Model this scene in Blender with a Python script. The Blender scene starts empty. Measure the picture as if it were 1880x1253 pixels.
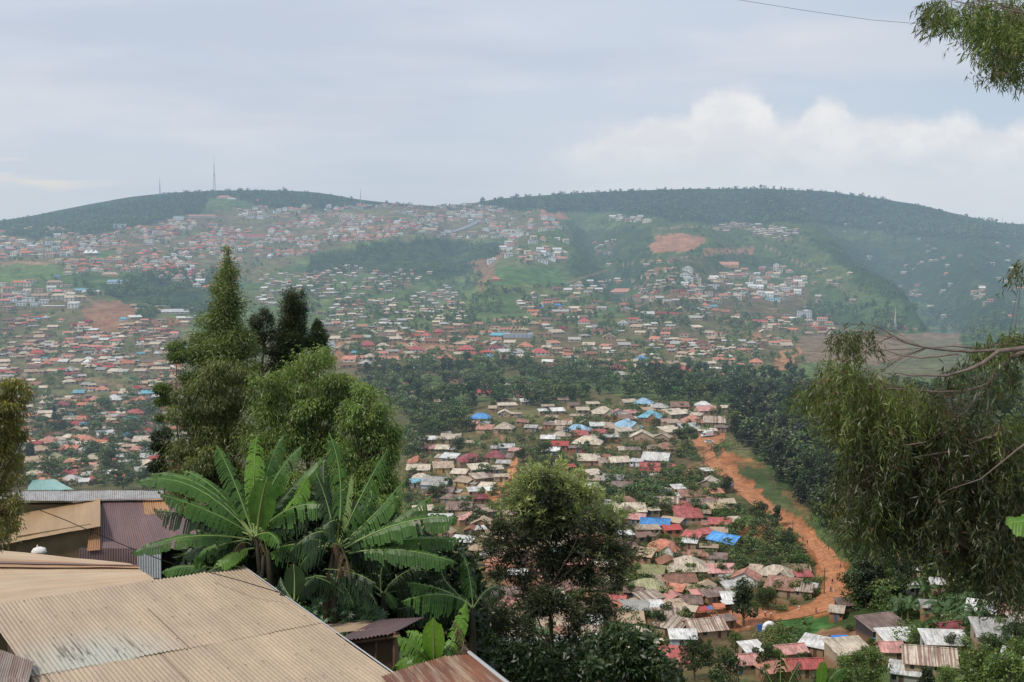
import bpy, math, random
import numpy as np
random.seed(7); RNG=np.random.default_rng(11)
PI=math.pi
# ---------------------------------------------------------------- camera model (photo pixels 1880 x 1253)
CX,CY,F,EYE=940.0,626.5,2100.0,440.0
PITCH=math.atan((CY-EYE)/F); CP,SP=math.cos(PITCH),math.sin(PITCH); CAMZ=130.0
def dirs(px,py):
    x=(np.asarray(px,float)-CX)/F; y=(CY-np.asarray(py,float))/F
    return x, CP+y*SP, -SP+y*CP
def P(px,py,Y):
    dx,dy,dz=dirs(px,py); t=Y/dy
    return (float(dx*t),float(Y),float(CAMZ+dz*t))
def proj(X,Y,Z):
    Z=Z-CAMZ; f=Y*CP-Z*SP; u=Y*SP+Z*CP
    return CX+F*X/f, CY-F*u/f
scene=bpy.context.scene; C=scene.collection
def lin(c): return tuple(((v/12.92) if v<=0.04045 else ((v+0.055)/1.055)**2.4) for v in c)
# ---------------------------------------------------------------- noise
def vnoise(x,y,seed=0):
    r=np.random.default_rng(seed).random((256,256))
    xi=np.floor(x).astype(int); yi=np.floor(y).astype(int); fx=x-xi; fy=y-yi
    fx=fx*fx*(3-2*fx); fy=fy*fy*(3-2*fy)
    a=r[xi%256,yi%256]; b=r[(xi+1)%256,yi%256]; c=r[xi%256,(yi+1)%256]; d=r[(xi+1)%256,(yi+1)%256]
    return (a*(1-fx)+b*fx)*(1-fy)+(c*(1-fx)+d*fx)*fy
def fbm(x,y,seed=0,oc=4):
    s=0;a=1;t=0
    for i in range(oc):
        s=s+a*vnoise(x*2**i+17.3*i,y*2**i+5.1*i,seed+i); t+=a; a*=.5
    return s/t-.5
def inpoly(px,py,poly):
    poly=np.array(poly,float); n=len(poly); ins=np.zeros(np.shape(px),bool); j=n-1
    for i in range(n):
        xi,yi=poly[i]; xj,yj=poly[j]
        with np.errstate(divide='ignore',invalid='ignore'):
            c=((yi>py)!=(yj>py))&(px<(xj-xi)*(py-yi)/(yj-yi+1e-12)+xi)
        ins^=c; j=i
    return ins
def polydist(px,py,line):
    d=np.full(np.shape(px),1e9)
    for (ax,ay),(bx,by) in zip(line[:-1],line[1:]):
        vx,vy=bx-ax,by-ay; L=vx*vx+vy*vy+1e-9
        t=np.clip(((px-ax)*vx+(py-ay)*vy)/L,0,1)
        d=np.minimum(d,np.hypot(px-ax-t*vx,py-ay-t*vy))
    return d
# ---------------------------------------------------------------- terrain
RIDGE=[(-700,440),(-200,425),(0,410),(50,404),(150,383),(250,364),(330,356),(400,350),(500,351),(600,358),(650,368),(700,374),(750,379),(800,381),(860,379),(900,369),(950,364),(1050,357),(1200,352),(1300,348),(1400,347),(1500,352),(1600,363),(1700,381),(1760,397),(1800,409),(1880,417),(2100,432),(2600,440)]
COLS={
-700:[(100,1400),(150,1300),(250,1180),(400,1000),(560,900),(800,792),(1000,708),(1300,612),(1500,556),(1700,512),(2000,474),(2300,452)],
-100:[(100,1330),(150,1230),(250,1120),(400,1000),(560,905),(800,794),(1000,709),(1300,612),(1500,556),(1700,512),(2000,474),(2300,450),(2600,430)],
150:[(100,1400),(150,1260),(250,1130),(400,1005),(560,908),(800,792),(1000,706),(1300,610),(1500,552),(1700,505),(2000,463),(2300,436),(2600,408)],
300:[(100,1440),(150,1300),(250,1150),(400,1010),(560,905),(800,789),(1000,702),(1300,601),(1600,528),(1900,484),(2200,452),(2500,420),(2800,385)],
600:[(100,1460),(150,1360),(250,1180),(400,990),(560,855),(700,760),(800,722),(1000,650),(1200,606),(1500,560),(1800,518),(2100,480),(2300,440),(2600,410)],
900:[(100,1470),(150,1380),(200,1290),(300,1110),(400,955),(500,850),(600,768),(700,735),(800,712),(1000,650),(1300,592),(1600,545),(1900,500),(2200,460),(2500,425),(2800,395)],
1200:[(100,1470),(150,1400),(200,1320),(250,1240),(300,1130),(350,1020),(400,940),(500,825),(600,750),(700,724),(800,700),(1000,648),(1300,588),(1600,532),(1900,485),(2300,430),(2700,390)],
1500:[(100,1480),(150,1400),(200,1310),(250,1215),(290,1140),(330,1065),(380,975),(430,900),(500,828),(600,760),(700,730),(850,698),(1100,645),(1400,612),(1700,575),(2000,520),(2400,450),(2800,400)],
1700:[(100,1480),(150,1400),(200,1250),(240,1175),(280,1100),(330,980),(380,890),(450,810),(520,750),(600,728),(700,715),(850,690),(1100,645),(1400,614),(1800,590),(2200,520),(2600,455),(3000,405)],
1900:[(100,1420),(150,1290),(200,1170),(250,1040),(300,930),(350,850),(400,790),(500,735),(600,715),(700,700),(850,685),(1100,645),(1400,614),(1800,592),(2200,530),(2600,465),(3000,425)],
2600:[(100,1400),(150,1220),(200,1080),(250,960),(300,880),(400,780),(500,735),(700,700),(1000,655),(1400,614),(1800,592),(2200,540),(2600,480),(3000,445)]}
NEAR=[(1,1.7),(4,4.2),(10,7.6),(18,9.3),(25,10.2),]       # metres below the eye
NEARL=[(34,10.9),(45,12.2),(60,15.5)]; NEARR=[(34,14.8),(45,21),(60,30)]
RY=3100.0
NU,NY=1000,900
US=np.linspace(-.62,.62,NU); YS=np.geomspace(1.0,9000.0,NY)
def build_grid():
    ks=sorted(COLS); prof=[]
    ridge_d=lambda px: np.interp(px,[a for a,b in RIDGE],[b-7 for a,b in RIDGE])
    for k in ks:
        pts=COLS[k]; ys=[a for a,b in NEAR]; ds=[b for a,b in NEAR]
        f=min(1,max(0,(k-150)/150)); 
        for (a,b),(c,d) in zip(NEARL,NEARR): ys.append(a); ds.append(b*(1-f)+d*f)
        for (Y,py) in pts:
            z=P(940,py,Y)[2]-CAMZ; ys.append(Y); ds.append(-z)
        prof.append((np.log(ys),np.array(ds),math.log(ys[-1])))
    uk=[(k-CX)/F for k in ks]
    ly=np.log(YS); mat=[]
    for (a,b,c) in prof:
        mat.append(np.interp(ly,a,b/np.exp(a)))          # tangent of the drop
    mat=np.array(mat)                                    # cols x rows
    G=np.empty((NU,NY))
    for j in range(NY): G[:,j]=np.interp(US,uk,mat[:,j])
    # the ridge: blend from 2300..3100
    rd=np.array([-(P(940,v,RY)[2]-CAMZ)/RY for v in ridge_d(US*F+CX)])
    last=np.interp(US,uk,[math.exp(c) for a,b,c in prof])
    for j,Y in enumerate(YS):
        t=np.clip((Y-last)/(RY-last),0,1)
        if t.max()>0:
            base=np.array([G[i,j] for i in range(NU)])
            G[:,j]=np.where(t>0,base*(1-t**.8)+rd*t**.8,base)
        if Y>RY: G[:,j]=rd*1.0
    D=G*YS[None,:]
    # behind the ridge the land falls away
    for j,Y in enumerate(YS):
        if Y>RY:
            s=min(1,(Y-RY)/900.0); D[:,j]=rd*RY+s*s*(3-2*s)*90+max(0,Y-4000)*.012
    k=np.exp(-.5*(np.arange(-30,31)/10.0)**2); k/=k.sum()
    D=np.apply_along_axis(lambda v:np.convolve(np.pad(v,30,mode='edge'),k,'valid'),0,D)
    k=np.exp(-.5*(np.arange(-9,10)/3.0)**2); k/=k.sum()
    D=np.apply_along_axis(lambda v:np.convolve(np.pad(v,9,mode='edge'),k,'valid'),1,D)
    Z=CAMZ-D
    U,Yg=np.meshgrid(US,YS,indexing='ij'); X=U*Yg
    px,py=proj(X,Yg,Z)
    # spurs and gullies on the far mountain
    def bump(line,w,amp,lo=1400):
        d=polydist(px,py,line); return amp*np.exp(-(d/w)**2)*(np.clip((Yg-lo)/300,0,1))*(Yg<RY+50)*np.clip((RY-Yg)/350,0,1)
    Z+=bump([(1400,385),(1470,450),(1560,530),(1650,600)],38,46)
    Z+=bump([(1560,400),(1640,470),(1700,540),(1740,590)],42,-42)
    Z+=bump([(1800,440),(1780,520),(1820,580)],40,28)
    Z+=bump([(1080,400),(1120,470),(1170,540)],38,-38)
    Z+=bump([(1000,440),(960,500),(900,540)],42,24)
    Z+=bump([(1240,400),(1300,460),(1250,520)],40,20)
    Z+=bump([(830,450),(860,500),(800,540)],34,-24)
    Z+=bump([(560,450),(700,450),(800,440)],16,14)
    Z+=bump([(640,500),(760,495)],20,-12)
    Z+=bump([(100,560),(240,590)],20,6,1000)
    s=np.clip((Yg-1200)/1200,0,1)
    edge=1-.75*np.exp(-((Yg-RY)/260)**2)
    Z+=fbm(X/260,Yg/260,3,4)*(46*s*edge)
    s2=np.clip((Yg-80)/300,0,1)*(1-s)
    Z+=fbm(X/70,Yg/70,9,3)*7*s2
    Z+=fbm(X/6,Yg/6,5,3)*.35*np.clip((Yg-6)/20,0,1)*np.clip((1500-Yg)/800,0,1)
    return X,Yg,Z
TX,TY,TZ=build_grid()
LY0,LY1=math.log(YS[0]),math.log(YS[-1])
def H(X,Y):
    X=np.asarray(X,float); Y=np.asarray(Y,float); u=X/Y
    fi=np.clip((u-US[0])/(US[-1]-US[0])*(NU-1),0,NU-1.001); fj=np.clip((np.log(Y)-LY0)/(LY1-LY0)*(NY-1),0,NY-1.001)
    i=fi.astype(int); j=fj.astype(int); a=fi-i; b=(Y-YS[j])/(YS[j+1]-YS[j])
    return (TZ[i,j]*(1-a)+TZ[i+1,j]*a)*(1-b)+(TZ[i,j+1]*(1-a)+TZ[i+1,j+1]*a)*b
def hit(px,py,ymin=60.0):
    """first point of the ground along each pixel ray"""
    px=np.atleast_1d(np.asarray(px,float)); py=np.atleast_1d(np.asarray(py,float))
    dx,dy,dz=dirs(px,py); out=np.full((len(px),3),np.nan)
    js=np.where(YS>ymin)[0]; Y=YS[js]
    for s in range(0,len(px),2000):
        sl=slice(s,s+2000); u=dx[sl]/dy[sl]
        fi=np.clip((u-US[0])/(US[-1]-US[0])*(NU-1),0,NU-1.001); i=fi.astype(int); a=(fi-i)[:,None]
        zt=TZ[i][:,js]*(1-a)+TZ[i+1][:,js]*a
        zr=CAMZ+(dz[sl]/dy[sl])[:,None]*Y[None,:]
        below=zr<zt; k=below.argmax(1); ok=below.any(1)&(k>0)
        for n in np.where(ok)[0]:
            q=k[n]; d0=zr[n,q-1]-zt[n,q-1]; d1=zt[n,q]-zr[n,q]; t=d0/(d0+d1+1e-9)
            yy=Y[q-1]+(Y[q]-Y[q-1])*t; out[s+n]=(u[n]*yy,yy,0)
    g=~np.isnan(out[:,0]); out[g,2]=H(out[g,0],out[g,1])
    return out
# ---------------------------------------------------------------- material helpers
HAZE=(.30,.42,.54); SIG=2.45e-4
def painted_haze_group():  # haze painted into each material: emission that grows with distance
    g=bpy.data.node_groups.new('PaintedHaze','ShaderNodeTree')
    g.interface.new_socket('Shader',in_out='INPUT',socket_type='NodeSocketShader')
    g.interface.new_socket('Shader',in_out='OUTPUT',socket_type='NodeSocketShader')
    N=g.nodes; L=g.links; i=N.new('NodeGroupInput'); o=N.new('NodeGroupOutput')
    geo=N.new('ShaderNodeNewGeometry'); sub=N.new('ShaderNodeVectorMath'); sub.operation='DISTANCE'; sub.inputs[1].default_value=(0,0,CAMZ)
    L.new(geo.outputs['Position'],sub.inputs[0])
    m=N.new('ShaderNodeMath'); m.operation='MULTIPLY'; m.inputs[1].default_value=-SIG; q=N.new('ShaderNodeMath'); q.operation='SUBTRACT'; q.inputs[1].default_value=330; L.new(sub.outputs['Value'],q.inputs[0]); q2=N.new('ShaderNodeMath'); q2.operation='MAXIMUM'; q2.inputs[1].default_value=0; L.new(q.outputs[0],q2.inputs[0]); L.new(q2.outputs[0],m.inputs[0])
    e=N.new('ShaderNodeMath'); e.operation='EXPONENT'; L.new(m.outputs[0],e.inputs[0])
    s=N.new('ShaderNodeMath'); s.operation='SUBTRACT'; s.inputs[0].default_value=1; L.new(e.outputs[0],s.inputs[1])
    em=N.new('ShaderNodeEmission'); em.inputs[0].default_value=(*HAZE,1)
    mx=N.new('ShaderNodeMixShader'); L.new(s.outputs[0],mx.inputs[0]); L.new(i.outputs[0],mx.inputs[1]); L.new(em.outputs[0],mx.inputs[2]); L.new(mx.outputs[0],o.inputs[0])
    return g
HG=painted_haze_group()
class Mat:
    def __init__(s,name,haze=True):
        s.m=bpy.data.materials.new(name); s.m.use_nodes=True; s.N=s.m.node_tree.nodes; s.L=s.m.node_tree.links; s.N.clear()
        s.out=s.N.new('ShaderNodeOutputMaterial'); s.haze=haze
    def n(s,t,**k):
        x=s.N.new('ShaderNode'+t)
        for a,b in k.items():
            if a.startswith('i_'):
                key=a[2:]; x.inputs[int(key) if key.isdigit() else key.replace('_',' ')].default_value=b
            else: setattr(x,a,b)
        return x
    def l(s,a,b): s.L.new(a,b)
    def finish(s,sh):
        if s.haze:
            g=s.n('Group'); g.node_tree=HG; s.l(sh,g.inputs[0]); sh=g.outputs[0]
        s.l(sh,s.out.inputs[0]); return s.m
    def noise(s,scale,detail=4,vec=None,rough=.55,stretch=None,coord='Object'):
        if vec is None:
            tc=s.n('TexCoord'); vec=tc.outputs[coord]
        if stretch:
            mp=s.n('Mapping'); mp.inputs['Scale'].default_value=stretch; s.l(vec,mp.inputs[0]); vec=mp.outputs[0]
        t=s.n('TexNoise'); t.inputs['Scale'].default_value=scale; t.inputs['Detail'].default_value=detail; t.inputs['Roughness'].default_value=rough
        s.l(vec,t.inputs['Vector']); return t.outputs['Fac']
    def ramp(s,fac,stops):
        r=s.n('ValToRGB'); e=r.color_ramp.elements
        while len(e)<len(stops): e.new(.5)
        for q,(p,c) in zip(e,stops):
            q.position=p; q.color=(c,c,c,1) if isinstance(c,(int,float)) else (*c,1)
        s.l(fac,r.inputs[0]); return r.outputs[0]
    def mix(s,fac,a,b,mode='MIX'):
        x=s.n('Mix',data_type='RGBA',blend_type=mode)
        if isinstance(fac,(int,float)): x.inputs[0].default_value=fac
        else: s.l(fac,x.inputs[0])
        for v,k in ((a,6),(b,7)):
            if isinstance(v,tuple): x.inputs[k].default_value=(*v[:3],1)
            else: s.l(v,x.inputs[k])
        return x.outputs[2]
    def bsdf(s,col,rough=.8,bump=None,bs=.3,bd=.02,metal=0,spec=.3):
        b=s.n('BsdfPrincipled'); b.inputs['Roughness'].default_value=rough; b.inputs['Metallic'].default_value=metal
        b.inputs['Specular IOR Level'].default_value=spec
        if isinstance(col,tuple): b.inputs['Base Color'].default_value=(*col[:3],1)
        else: s.l(col,b.inputs['Base Color'])
        if bump is not None:
            q=s.n('Bump'); q.inputs['Strength'].default_value=bs; q.inputs['Distance'].default_value=bd; s.l(bump,q.inputs['Height']); s.l(q.outputs[0],b.inputs['Normal'])
        return b.outputs[0]
def simple(name,col,rough=.7,haze=True,var=.15,scale=3):
    m=Mat(name,haze); f=m.noise(scale); c=m.mix(m.ramp(f,[(.3,0.0),(.7,1.0)]),tuple(v*(1-var) for v in col),tuple(v*(1+var) for v in col))
    return m.finish(m.bsdf(c,rough))
def attr_mat(name,rough=.85,var=.25,scale=.6,haze=True,spec=.15):
    m=Mat(name,haze); a=m.n('Attribute',attribute_name='col'); f=m.noise(scale,5)
    c=m.mix(1.0,a.outputs['Color'],m.ramp(f,[(.25,1-var),(.75,1+var)]),'MULTIPLY')
    return m.finish(m.bsdf(c,rough,spec=spec))
def foliage_mat(name,haze=True,trans=.3,tint=(1,1,1)):
    m=Mat(name,haze); a=m.n('Attribute',attribute_name='col'); oi=m.n('ObjectInfo')
    c=m.mix(1.0,a.outputs['Color'],m.ramp(oi.outputs['Random'],[(0,tuple(.8*t for t in tint)),(1,tuple(1.2*t for t in tint))]),'MULTIPLY')
    d=m.n('BsdfDiffuse'); m.l(c,d.inputs[0]); t=m.n('BsdfTranslucent'); m.l(m.mix(1.0,c,(1.25,1.35,.6),'MULTIPLY'),t.inputs[0])
    x=m.n('MixShader'); x.inputs[0].default_value=trans; m.l(d.outputs[0],x.inputs[1]); m.l(t.outputs[0],x.inputs[2])
    g=m.n('BsdfGlossy'); g.inputs['Roughness'].default_value=.45; g.inputs[0].default_value=(1,1,1,1); y=m.n('MixShader'); y.inputs[0].default_value=.035; m.l(x.outputs[0],y.inputs[1]); m.l(g.outputs[0],y.inputs[2])
    return m.finish(y.outputs[0])
# ---------------------------------------------------------------- mesh helpers
def mesh_np(name,V,faces,cols=None,mats=(),midx=None,smooth=False):
    """V (n,3); faces: list of int arrays (m,k)"""
    me=bpy.data.meshes.new(name); V=np.asarray(V,np.float32); me.vertices.add(len(V)); me.vertices.foreach_set('co',V.ravel())
    faces=[np.asarray(f,np.int32) for f in faces if len(f)]
    nl=sum(f.size for f in faces); npoly=sum(len(f) for f in faces)
    me.loops.add(nl); me.loops.foreach_set('vertex_index',np.concatenate([f.ravel() for f in faces]))
    me.polygons.add(npoly); tot=np.concatenate([np.full(len(f),f.shape[1],np.int32) for f in faces]); st=np.concatenate([[0],np.cumsum(tot)[:-1]]).astype(np.int32)
    me.polygons.foreach_set('loop_start',st)
    if midx is not None: me.polygons.foreach_set('material_index',np.asarray(midx,np.int32))
    if smooth: me.polygons.foreach_set('use_smooth',np.ones(npoly,bool))
    me.update(calc_edges=True)
    if cols is not None:
        a=me.color_attributes.new('col','FLOAT_COLOR','POINT'); c=np.ones((len(V),4),np.float32); c[:,:3]=cols; a.data.foreach_set('color',c.ravel())
    for m in mats: me.materials.append(m)
    return me
def obj(name,me,parent=None,loc=None):
    o=bpy.data.objects.new(name,me); C.objects.link(o)
    if parent is not None: o.parent=parent
    if loc is not None: o.location=loc
    return o
def tag(o,label=None,cat=None,group=None,kind=None):
    if label: o['label']=label
    if cat: o['category']=cat
    if group: o['group']=group
    if kind: o['kind']=kind
    return o
def empty(name,loc=(0,0,0),rz=0,label=None,cat=None,group=None):
    o=bpy.data.objects.new(name,None); C.objects.link(o); o.location=loc; o.rotation_euler=(0,0,rz); o.empty_display_size=.5
    return tag(o,label,cat,group)
class MB:
    """collects quads / triangles with a material index"""
    def __init__(s): s.V=[]; s.Fs=[]; s.M=[]
    def face(s,pts,m=0):
        b=len(s.V); s.V+= [tuple(p) for p in pts]; s.Fs.append(tuple(range(b,b+len(pts)))); s.M.append(m)
    def slab(s,pts,t=.1,m=0):
        """a sheet with thickness t downwards; pts anticlockwise from above"""
        lo=[(p[0],p[1],p[2]-t) for p in pts]; s.face(pts,m); s.face(lo[::-1],m); n=len(pts)
        for i in range(n):
            j=(i+1)%n; s.face([pts[j],pts[i],lo[i],lo[j]],m)
    def box(s,x0,x1,y0,y1,z0,z1,m=0):
        a=[(x0,y0,z0),(x1,y0,z0),(x1,y1,z0),(x0,y1,z0)]; b=[(x,y,z1) for x,y,_ in a]
        s.face(b,m); s.face(a[::-1],m)
        for i in range(4):
            j=(i+1)%4; s.face([a[i],a[j],b[j],b[i]],m)
    def tube(s,pts,rs,n=6,m=0,cap=True):
        pts=[np.array(p,float) for p in pts]; rings=[]
        for i,p in enumerate(pts):
            d=pts[min(i+1,len(pts)-1)]-pts[max(i-1,0)]; d/=np.linalg.norm(d)+1e-9
            a=np.cross(d,(0,0,1)); 
            if np.linalg.norm(a)<.1: a=np.cross(d,(0,1,0))
            a/=np.linalg.norm(a); b=np.cross(d,a); base=len(s.V)
            r=rs[i] if hasattr(rs,'__len__') else rs
            for k in range(n):
                t=2*PI*k/n; s.V.append(tuple(p+r*(math.cos(t)*a+math.sin(t)*b)))
            rings.append(base)
        for i in range(len(rings)-1):
            for k in range(n):
                k2=(k+1)%n; s.Fs.append((rings[i]+k,rings[i]+k2,rings[i+1]+k2,rings[i+1]+k)); s.M.append(m)
        if cap:
            s.Fs.append(tuple(rings[0]+k for k in range(n))); s.M.append(m); s.Fs.append(tuple(rings[-1]+k for k in range(n))); s.M.append(m)
    def mesh(s,name,mats,smooth=False):
        me=bpy.data.meshes.new(name); me.from_pydata(s.V,[],s.Fs); me.polygons.foreach_set('material_index',s.M)
        if smooth: me.polygons.foreach_set('use_smooth',[True]*len(s.Fs))
        for m in (mats if isinstance(mats,(list,tuple)) else [mats]): me.materials.append(m)
        me.update(); return me
    def build(s,name,mats,parent=None,smooth=False,loc=None): return obj(name,s.mesh(name,mats,smooth),parent,loc)
# ---------------------------------------------------------------- ground colours
tpx,tpy=proj(TX,TY,TZ)
wob=fbm(tpx/26+300,tpy/13+300,31,5)*26; wob2=fbm(tpx/24+309,tpy/12+300,41,5)*16
qx=tpx+wob; qy=tpy+wob2
def c3(*v): return np.array(v,float)
n1=np.clip(fbm(TX/90,TY/90,51,5)*2.2+.5,0,1)[...,None]; n2=np.clip(fbm(TX/25,TY/25,61,4)*2.6+.5,0,1)[...,None]; n3=np.clip(fbm(TX/8,TY/8,71,4)*2.6+.5,0,1)[...,None]
col=c3(.060,.100,.034)*(1-n1)+c3(.135,.175,.058)*n1
col=col*(1-.35*n2)+c3(.045,.07,.03)*.35*n2
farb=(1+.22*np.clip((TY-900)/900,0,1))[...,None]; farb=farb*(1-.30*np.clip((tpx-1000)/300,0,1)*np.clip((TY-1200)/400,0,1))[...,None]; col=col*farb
dry=np.clip(fbm(TX/160,TY/160,81,4)*4-.3,0,1)[...,None]*.5; col=col*(1-dry)+c3(.17,.125,.07)*dry
def paint(poly,c,a=.85,soft=None):
    global col
    m=inpoly(qx,qy,poly)[...,None]*a*(.75+.5*n2 if soft is None else soft)
    m=np.clip(m,0,1); col=col*(1-m)+c3(*c)*m
EARTH=(.27,.135,.075); ORG=(.46,.20,.09); FOREST=(.032,.055,.028); FIELD=(.10,.15,.045)
# built-up ground
paint([(0,430),(300,400),(600,375),(900,370),(1010,400),(960,440),(700,440),(560,470),(470,520),(0,480)],(.20,.135,.09),.55)
paint([(0,520),(260,560),(380,620),(640,640),(740,740),(740,1000),(0,1000)],(.19,.125,.08),.5)
paint([(600,600),(1000,600),(1200,540),(1470,520),(1540,600),(1460,700),(1000,690),(640,690)],(.20,.12,.075),.5)
paint([(740,750),(1100,720),(1330,750),(1500,1000),(1520,1253),(740,1253)],(.18,.115,.07),.5)
# forests
paint([(0,405),(330,340),(655,350),(760,372),(640,384),(560,392),(470,380),(430,362),(380,365),(370,395),(330,398),(200,428),(60,440),(0,425)],FOREST,.9)
paint([(880,345),(1700,340),(1880,400),(1880,440),(1700,440),(1500,410),(1300,412),(1130,390),(1000,388),(885,380)],FOREST,.9)
paint([(565,470),(700,445),(830,440),(940,450),(870,500),(780,520),(660,500),(560,515)],(.03,.052,.026),.85)
paint([(400,500),(320,500),(180,520),(250,570),(400,580)],(.03,.052,.026),.85)
paint([(1050,420),(1190,420),(1200,500),(1120,560),(1050,500)],(.035,.065,.03),.7)
paint([(1480,440),(1880,440),(1880,600),(1700,590),(1560,500)],(.035,.062,.032),.75)
paint([(1420,420),(1500,450),(1620,570),(1660,600),(1600,590),(1500,500)],(.12,.14,.06),.6)
paint([(1600,540),(1700,560),(1760,620),(1640,610),(1540,560)],(.085,.14,.05),.8)
# fields
paint([(903,488),(990,486),(1036,500),(1040,522),(960,527),(893,524)],(.09,.165,.055),.95,1)
paint([(940,455),(1000,440),(1040,495),(905,488)],(.15,.16,.08),.7)
paint([(0,485),(100,480),(120,505),(0,522)],(.13,.19,.06),.8)
paint([(180,462),(205,458),(208,478),(185,482)],(.09,.17,.05),.9)
paint([(1460,618),(1765,612),(1770,640),(1640,668),(1470,668)],(.21,.15,.09),1,1)
paint([(1690,640),(1880,640),(1880,690),(1500,700),(1500,672),(1640,668)],(.15,.14,.075),.8)
paint([(1640,625),(1760,622),(1760,645),(1690,655)],(.15,.15,.08),.7)
paint([(1360,678),(1490,672),(1500,697),(1370,697)],(.13,.18,.06),.9)
paint([(700,600),(820,582),(830,600),(700,612)],(.15,.19,.07),.8)
paint([(1030,570),(1130,565),(1140,580),(1040,588)],(.11,.15,.06),.8)
paint([(230,690),(330,680),(340,692),(240,702)],(.14,.16,.07),.8)
# bare red earth
paint([(1188,452),(1200,436),(1245,428),(1296,436),(1298,444),(1270,460),(1200,469)],(.40,.19,.11),.95,1)
paint([(1290,462),(1330,453),(1388,458),(1386,468),(1300,468)],(.38,.18,.105),.8,1)
paint([(1180,500),(1220,488),(1215,505),(1180,515)],EARTH,.8)
paint([(985,385),(1040,388),(1045,402),(990,398)],(.42,.19,.12),.8)
paint([(150,560),(220,548),(260,575),(210,612),(160,605)],(.30,.15,.09),.85)
paint([(280,586),(345,586),(345,600),(285,600)],(.30,.13,.08),.85)
paint([(610,630),(760,618),(840,640),(740,665),(615,665)],(.38,.18,.11),.7)
paint([(985,585),(1010,590),(1000,600),(980,598)],ORG,.9)
paint([(1360,612),(1400,615),(1395,628),(1360,630)],(.38,.18,.1),.8)
paint([(1430,645),(1470,640),(1460,680),(1420,680)],(.45,.22,.12),.8)
paint([(0,484),(90,474),(210,482),(200,490),(90,480),(0,490)],(.36,.22,.14),.8)
paint([(866,480),(905,470),(940,440),(946,442),(915,480),(892,520),(886,536),(880,534)],(.30,.16,.10),.75,1)
paint([(700,520),(760,515),(760,530),(705,528)],(.2,.11,.07),.7)
# hillside village
paint([(931,836),(951,838),(950,872),(938,890),(905,915),(888,912),(915,890),(930,872)],(.62,.30,.14),1,1)
paint([(893,905),(940,895),(946,902),(925,918),(890,920)],(.50,.22,.10),.9,1)
paint([(1200,868),(1270,862),(1268,872),(1230,885),(1200,880)],(.45,.2,.1),.8)
paint([(1040,880),(1075,868),(1082,882),(1045,892)],(.45,.26,.14),.8)
paint([(1160,935),(1185,905),(1190,925),(1165,945)],(.40,.22,.12),.8)
paint([(1225,935),(1320,925),(1330,950),(1290,965)],(.42,.19,.09),.7)
paint([(1350,968),(1430,962),(1440,975),(1350,990)],(.48,.2,.09),.8)
paint([(1265,1122),(1300,1112),(1420,1118),(1425,1140),(1350,1158),(1268,1152)],(.46,.20,.11),1,1)
paint([(1318,822),(1345,835),(1400,850),(1405,860),(1350,858),(1385,893),(1428,932),(1474,958),(1520,1000),(1560,1046),(1564,1090),(1548,1116),(1500,1135),(1420,1146),(1405,1130),(1500,1108),(1510,1060),(1420,960),(1330,880)],(.44,.18,.085),.9,1)
paint([(1345,850),(1400,840),(1410,880),(1440,910),(1460,935),(1425,925),(1390,895)],(.085,.12,.045),.85)
paint([(1400,845),(1470,900),(1540,980),(1580,1040),(1590,1110),(1880,1110),(1880,780),(1500,760)],(.035,.045,.022),.8)
paint([(1440,905),(1465,900),(1480,930),(1490,960),(1470,950)],(.25,.13,.07),.6)
paint([(1425,1141),(1470,1132),(1528,1134),(1528,1150),(1490,1170),(1430,1172)],(.075,.17,.05),1,1)
paint([(1300,965),(1380,940),(1400,955),(1350,975)],(.09,.15,.05),.7)
paint([(1490,1160),(1580,1150),(1600,1180),(1500,1190)],(.33,.17,.10),.8)
def track(line,w,c,a=.8):
    global col
    d=polydist(tpx+wob*.25,(tpy+wob2*.25),line); m=(np.clip(1.6-d/w,0,1)*a)[...,None]; col=col*(1-m)+c3(*c)*m
for ln,w in (([(745,900),(790,885),(840,905),(900,912),(960,890),(1040,885),(1110,900),(1180,930),(1240,940),(1320,948)],2.2),([(1260,800),(1200,812),(1120,822),(1040,835),(980,850),(945,860)],1.8),([(1010,770),(1100,775),(1180,780),(1270,792)],1.6),
  ([(1170,1000),(1230,1030),(1240,1060),(1300,1075),(1380,1085),(1420,1100)],2.4),([(1150,1130),(1230,1120),(1280,1125)],2.4),([(1160,950),(1200,985),(1260,1010),(1310,1020)],2.2),([(880,780),(920,800),(930,830)],1.8),([(1335,860),(1290,850),(1250,862)],2)): track(ln,w,(.40,.20,.11))
for ln,w in (([(0,640),(80,650),(160,640),(260,655),(340,640)],1.6),([(20,700),(140,690),(250,715),(330,700)],1.6),([(60,760),(160,770),(260,760)],1.8),([(640,655),(760,660),(900,650),(1000,655),(1120,645),(1250,650),(1400,640)],1.8),([(640,560),(720,575),(820,560)],1.2),
  ([(960,560),(1060,565),(1160,550),(1280,540),(1400,545)],1.3),([(120,470),(240,450),(380,440),(520,430),(640,420),(800,405)],1.2),([(430,400),(560,395),(700,390),(820,385)],1.0),([(1040,520),(1100,500),(1180,480),(1290,470),(1400,450),(1500,500),(1560,540)],1.2),([(1200,420),(1350,415),(1480,440)],1.0),([(1480,700),(1400,690),(1300,700),(1180,690)],1.4),([(240,620),(200,570),(150,545),(60,540)],1.6),([(1500,600),(1600,610),(1760,600)],1.4)): track(ln,w,(.34,.21,.14),.65)
col*= (.82+.36*n3)
near=np.clip((60-TY)/40,0,1)[...,None]; col=col*(1-near)+c3(.07,.075,.035)*near
V=np.stack([TX,TY,TZ],-1).reshape(-1,3)
idx=np.arange(NU*NY).reshape(NU,NY)
Q=np.stack([idx[:-1,:-1],idx[1:,:-1],idx[1:,1:],idx[:-1,1:]],-1).reshape(-1,4)
m=Mat('ground'); a=m.n('Attribute',attribute_name='col'); tc=m.n('TexCoord')
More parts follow.
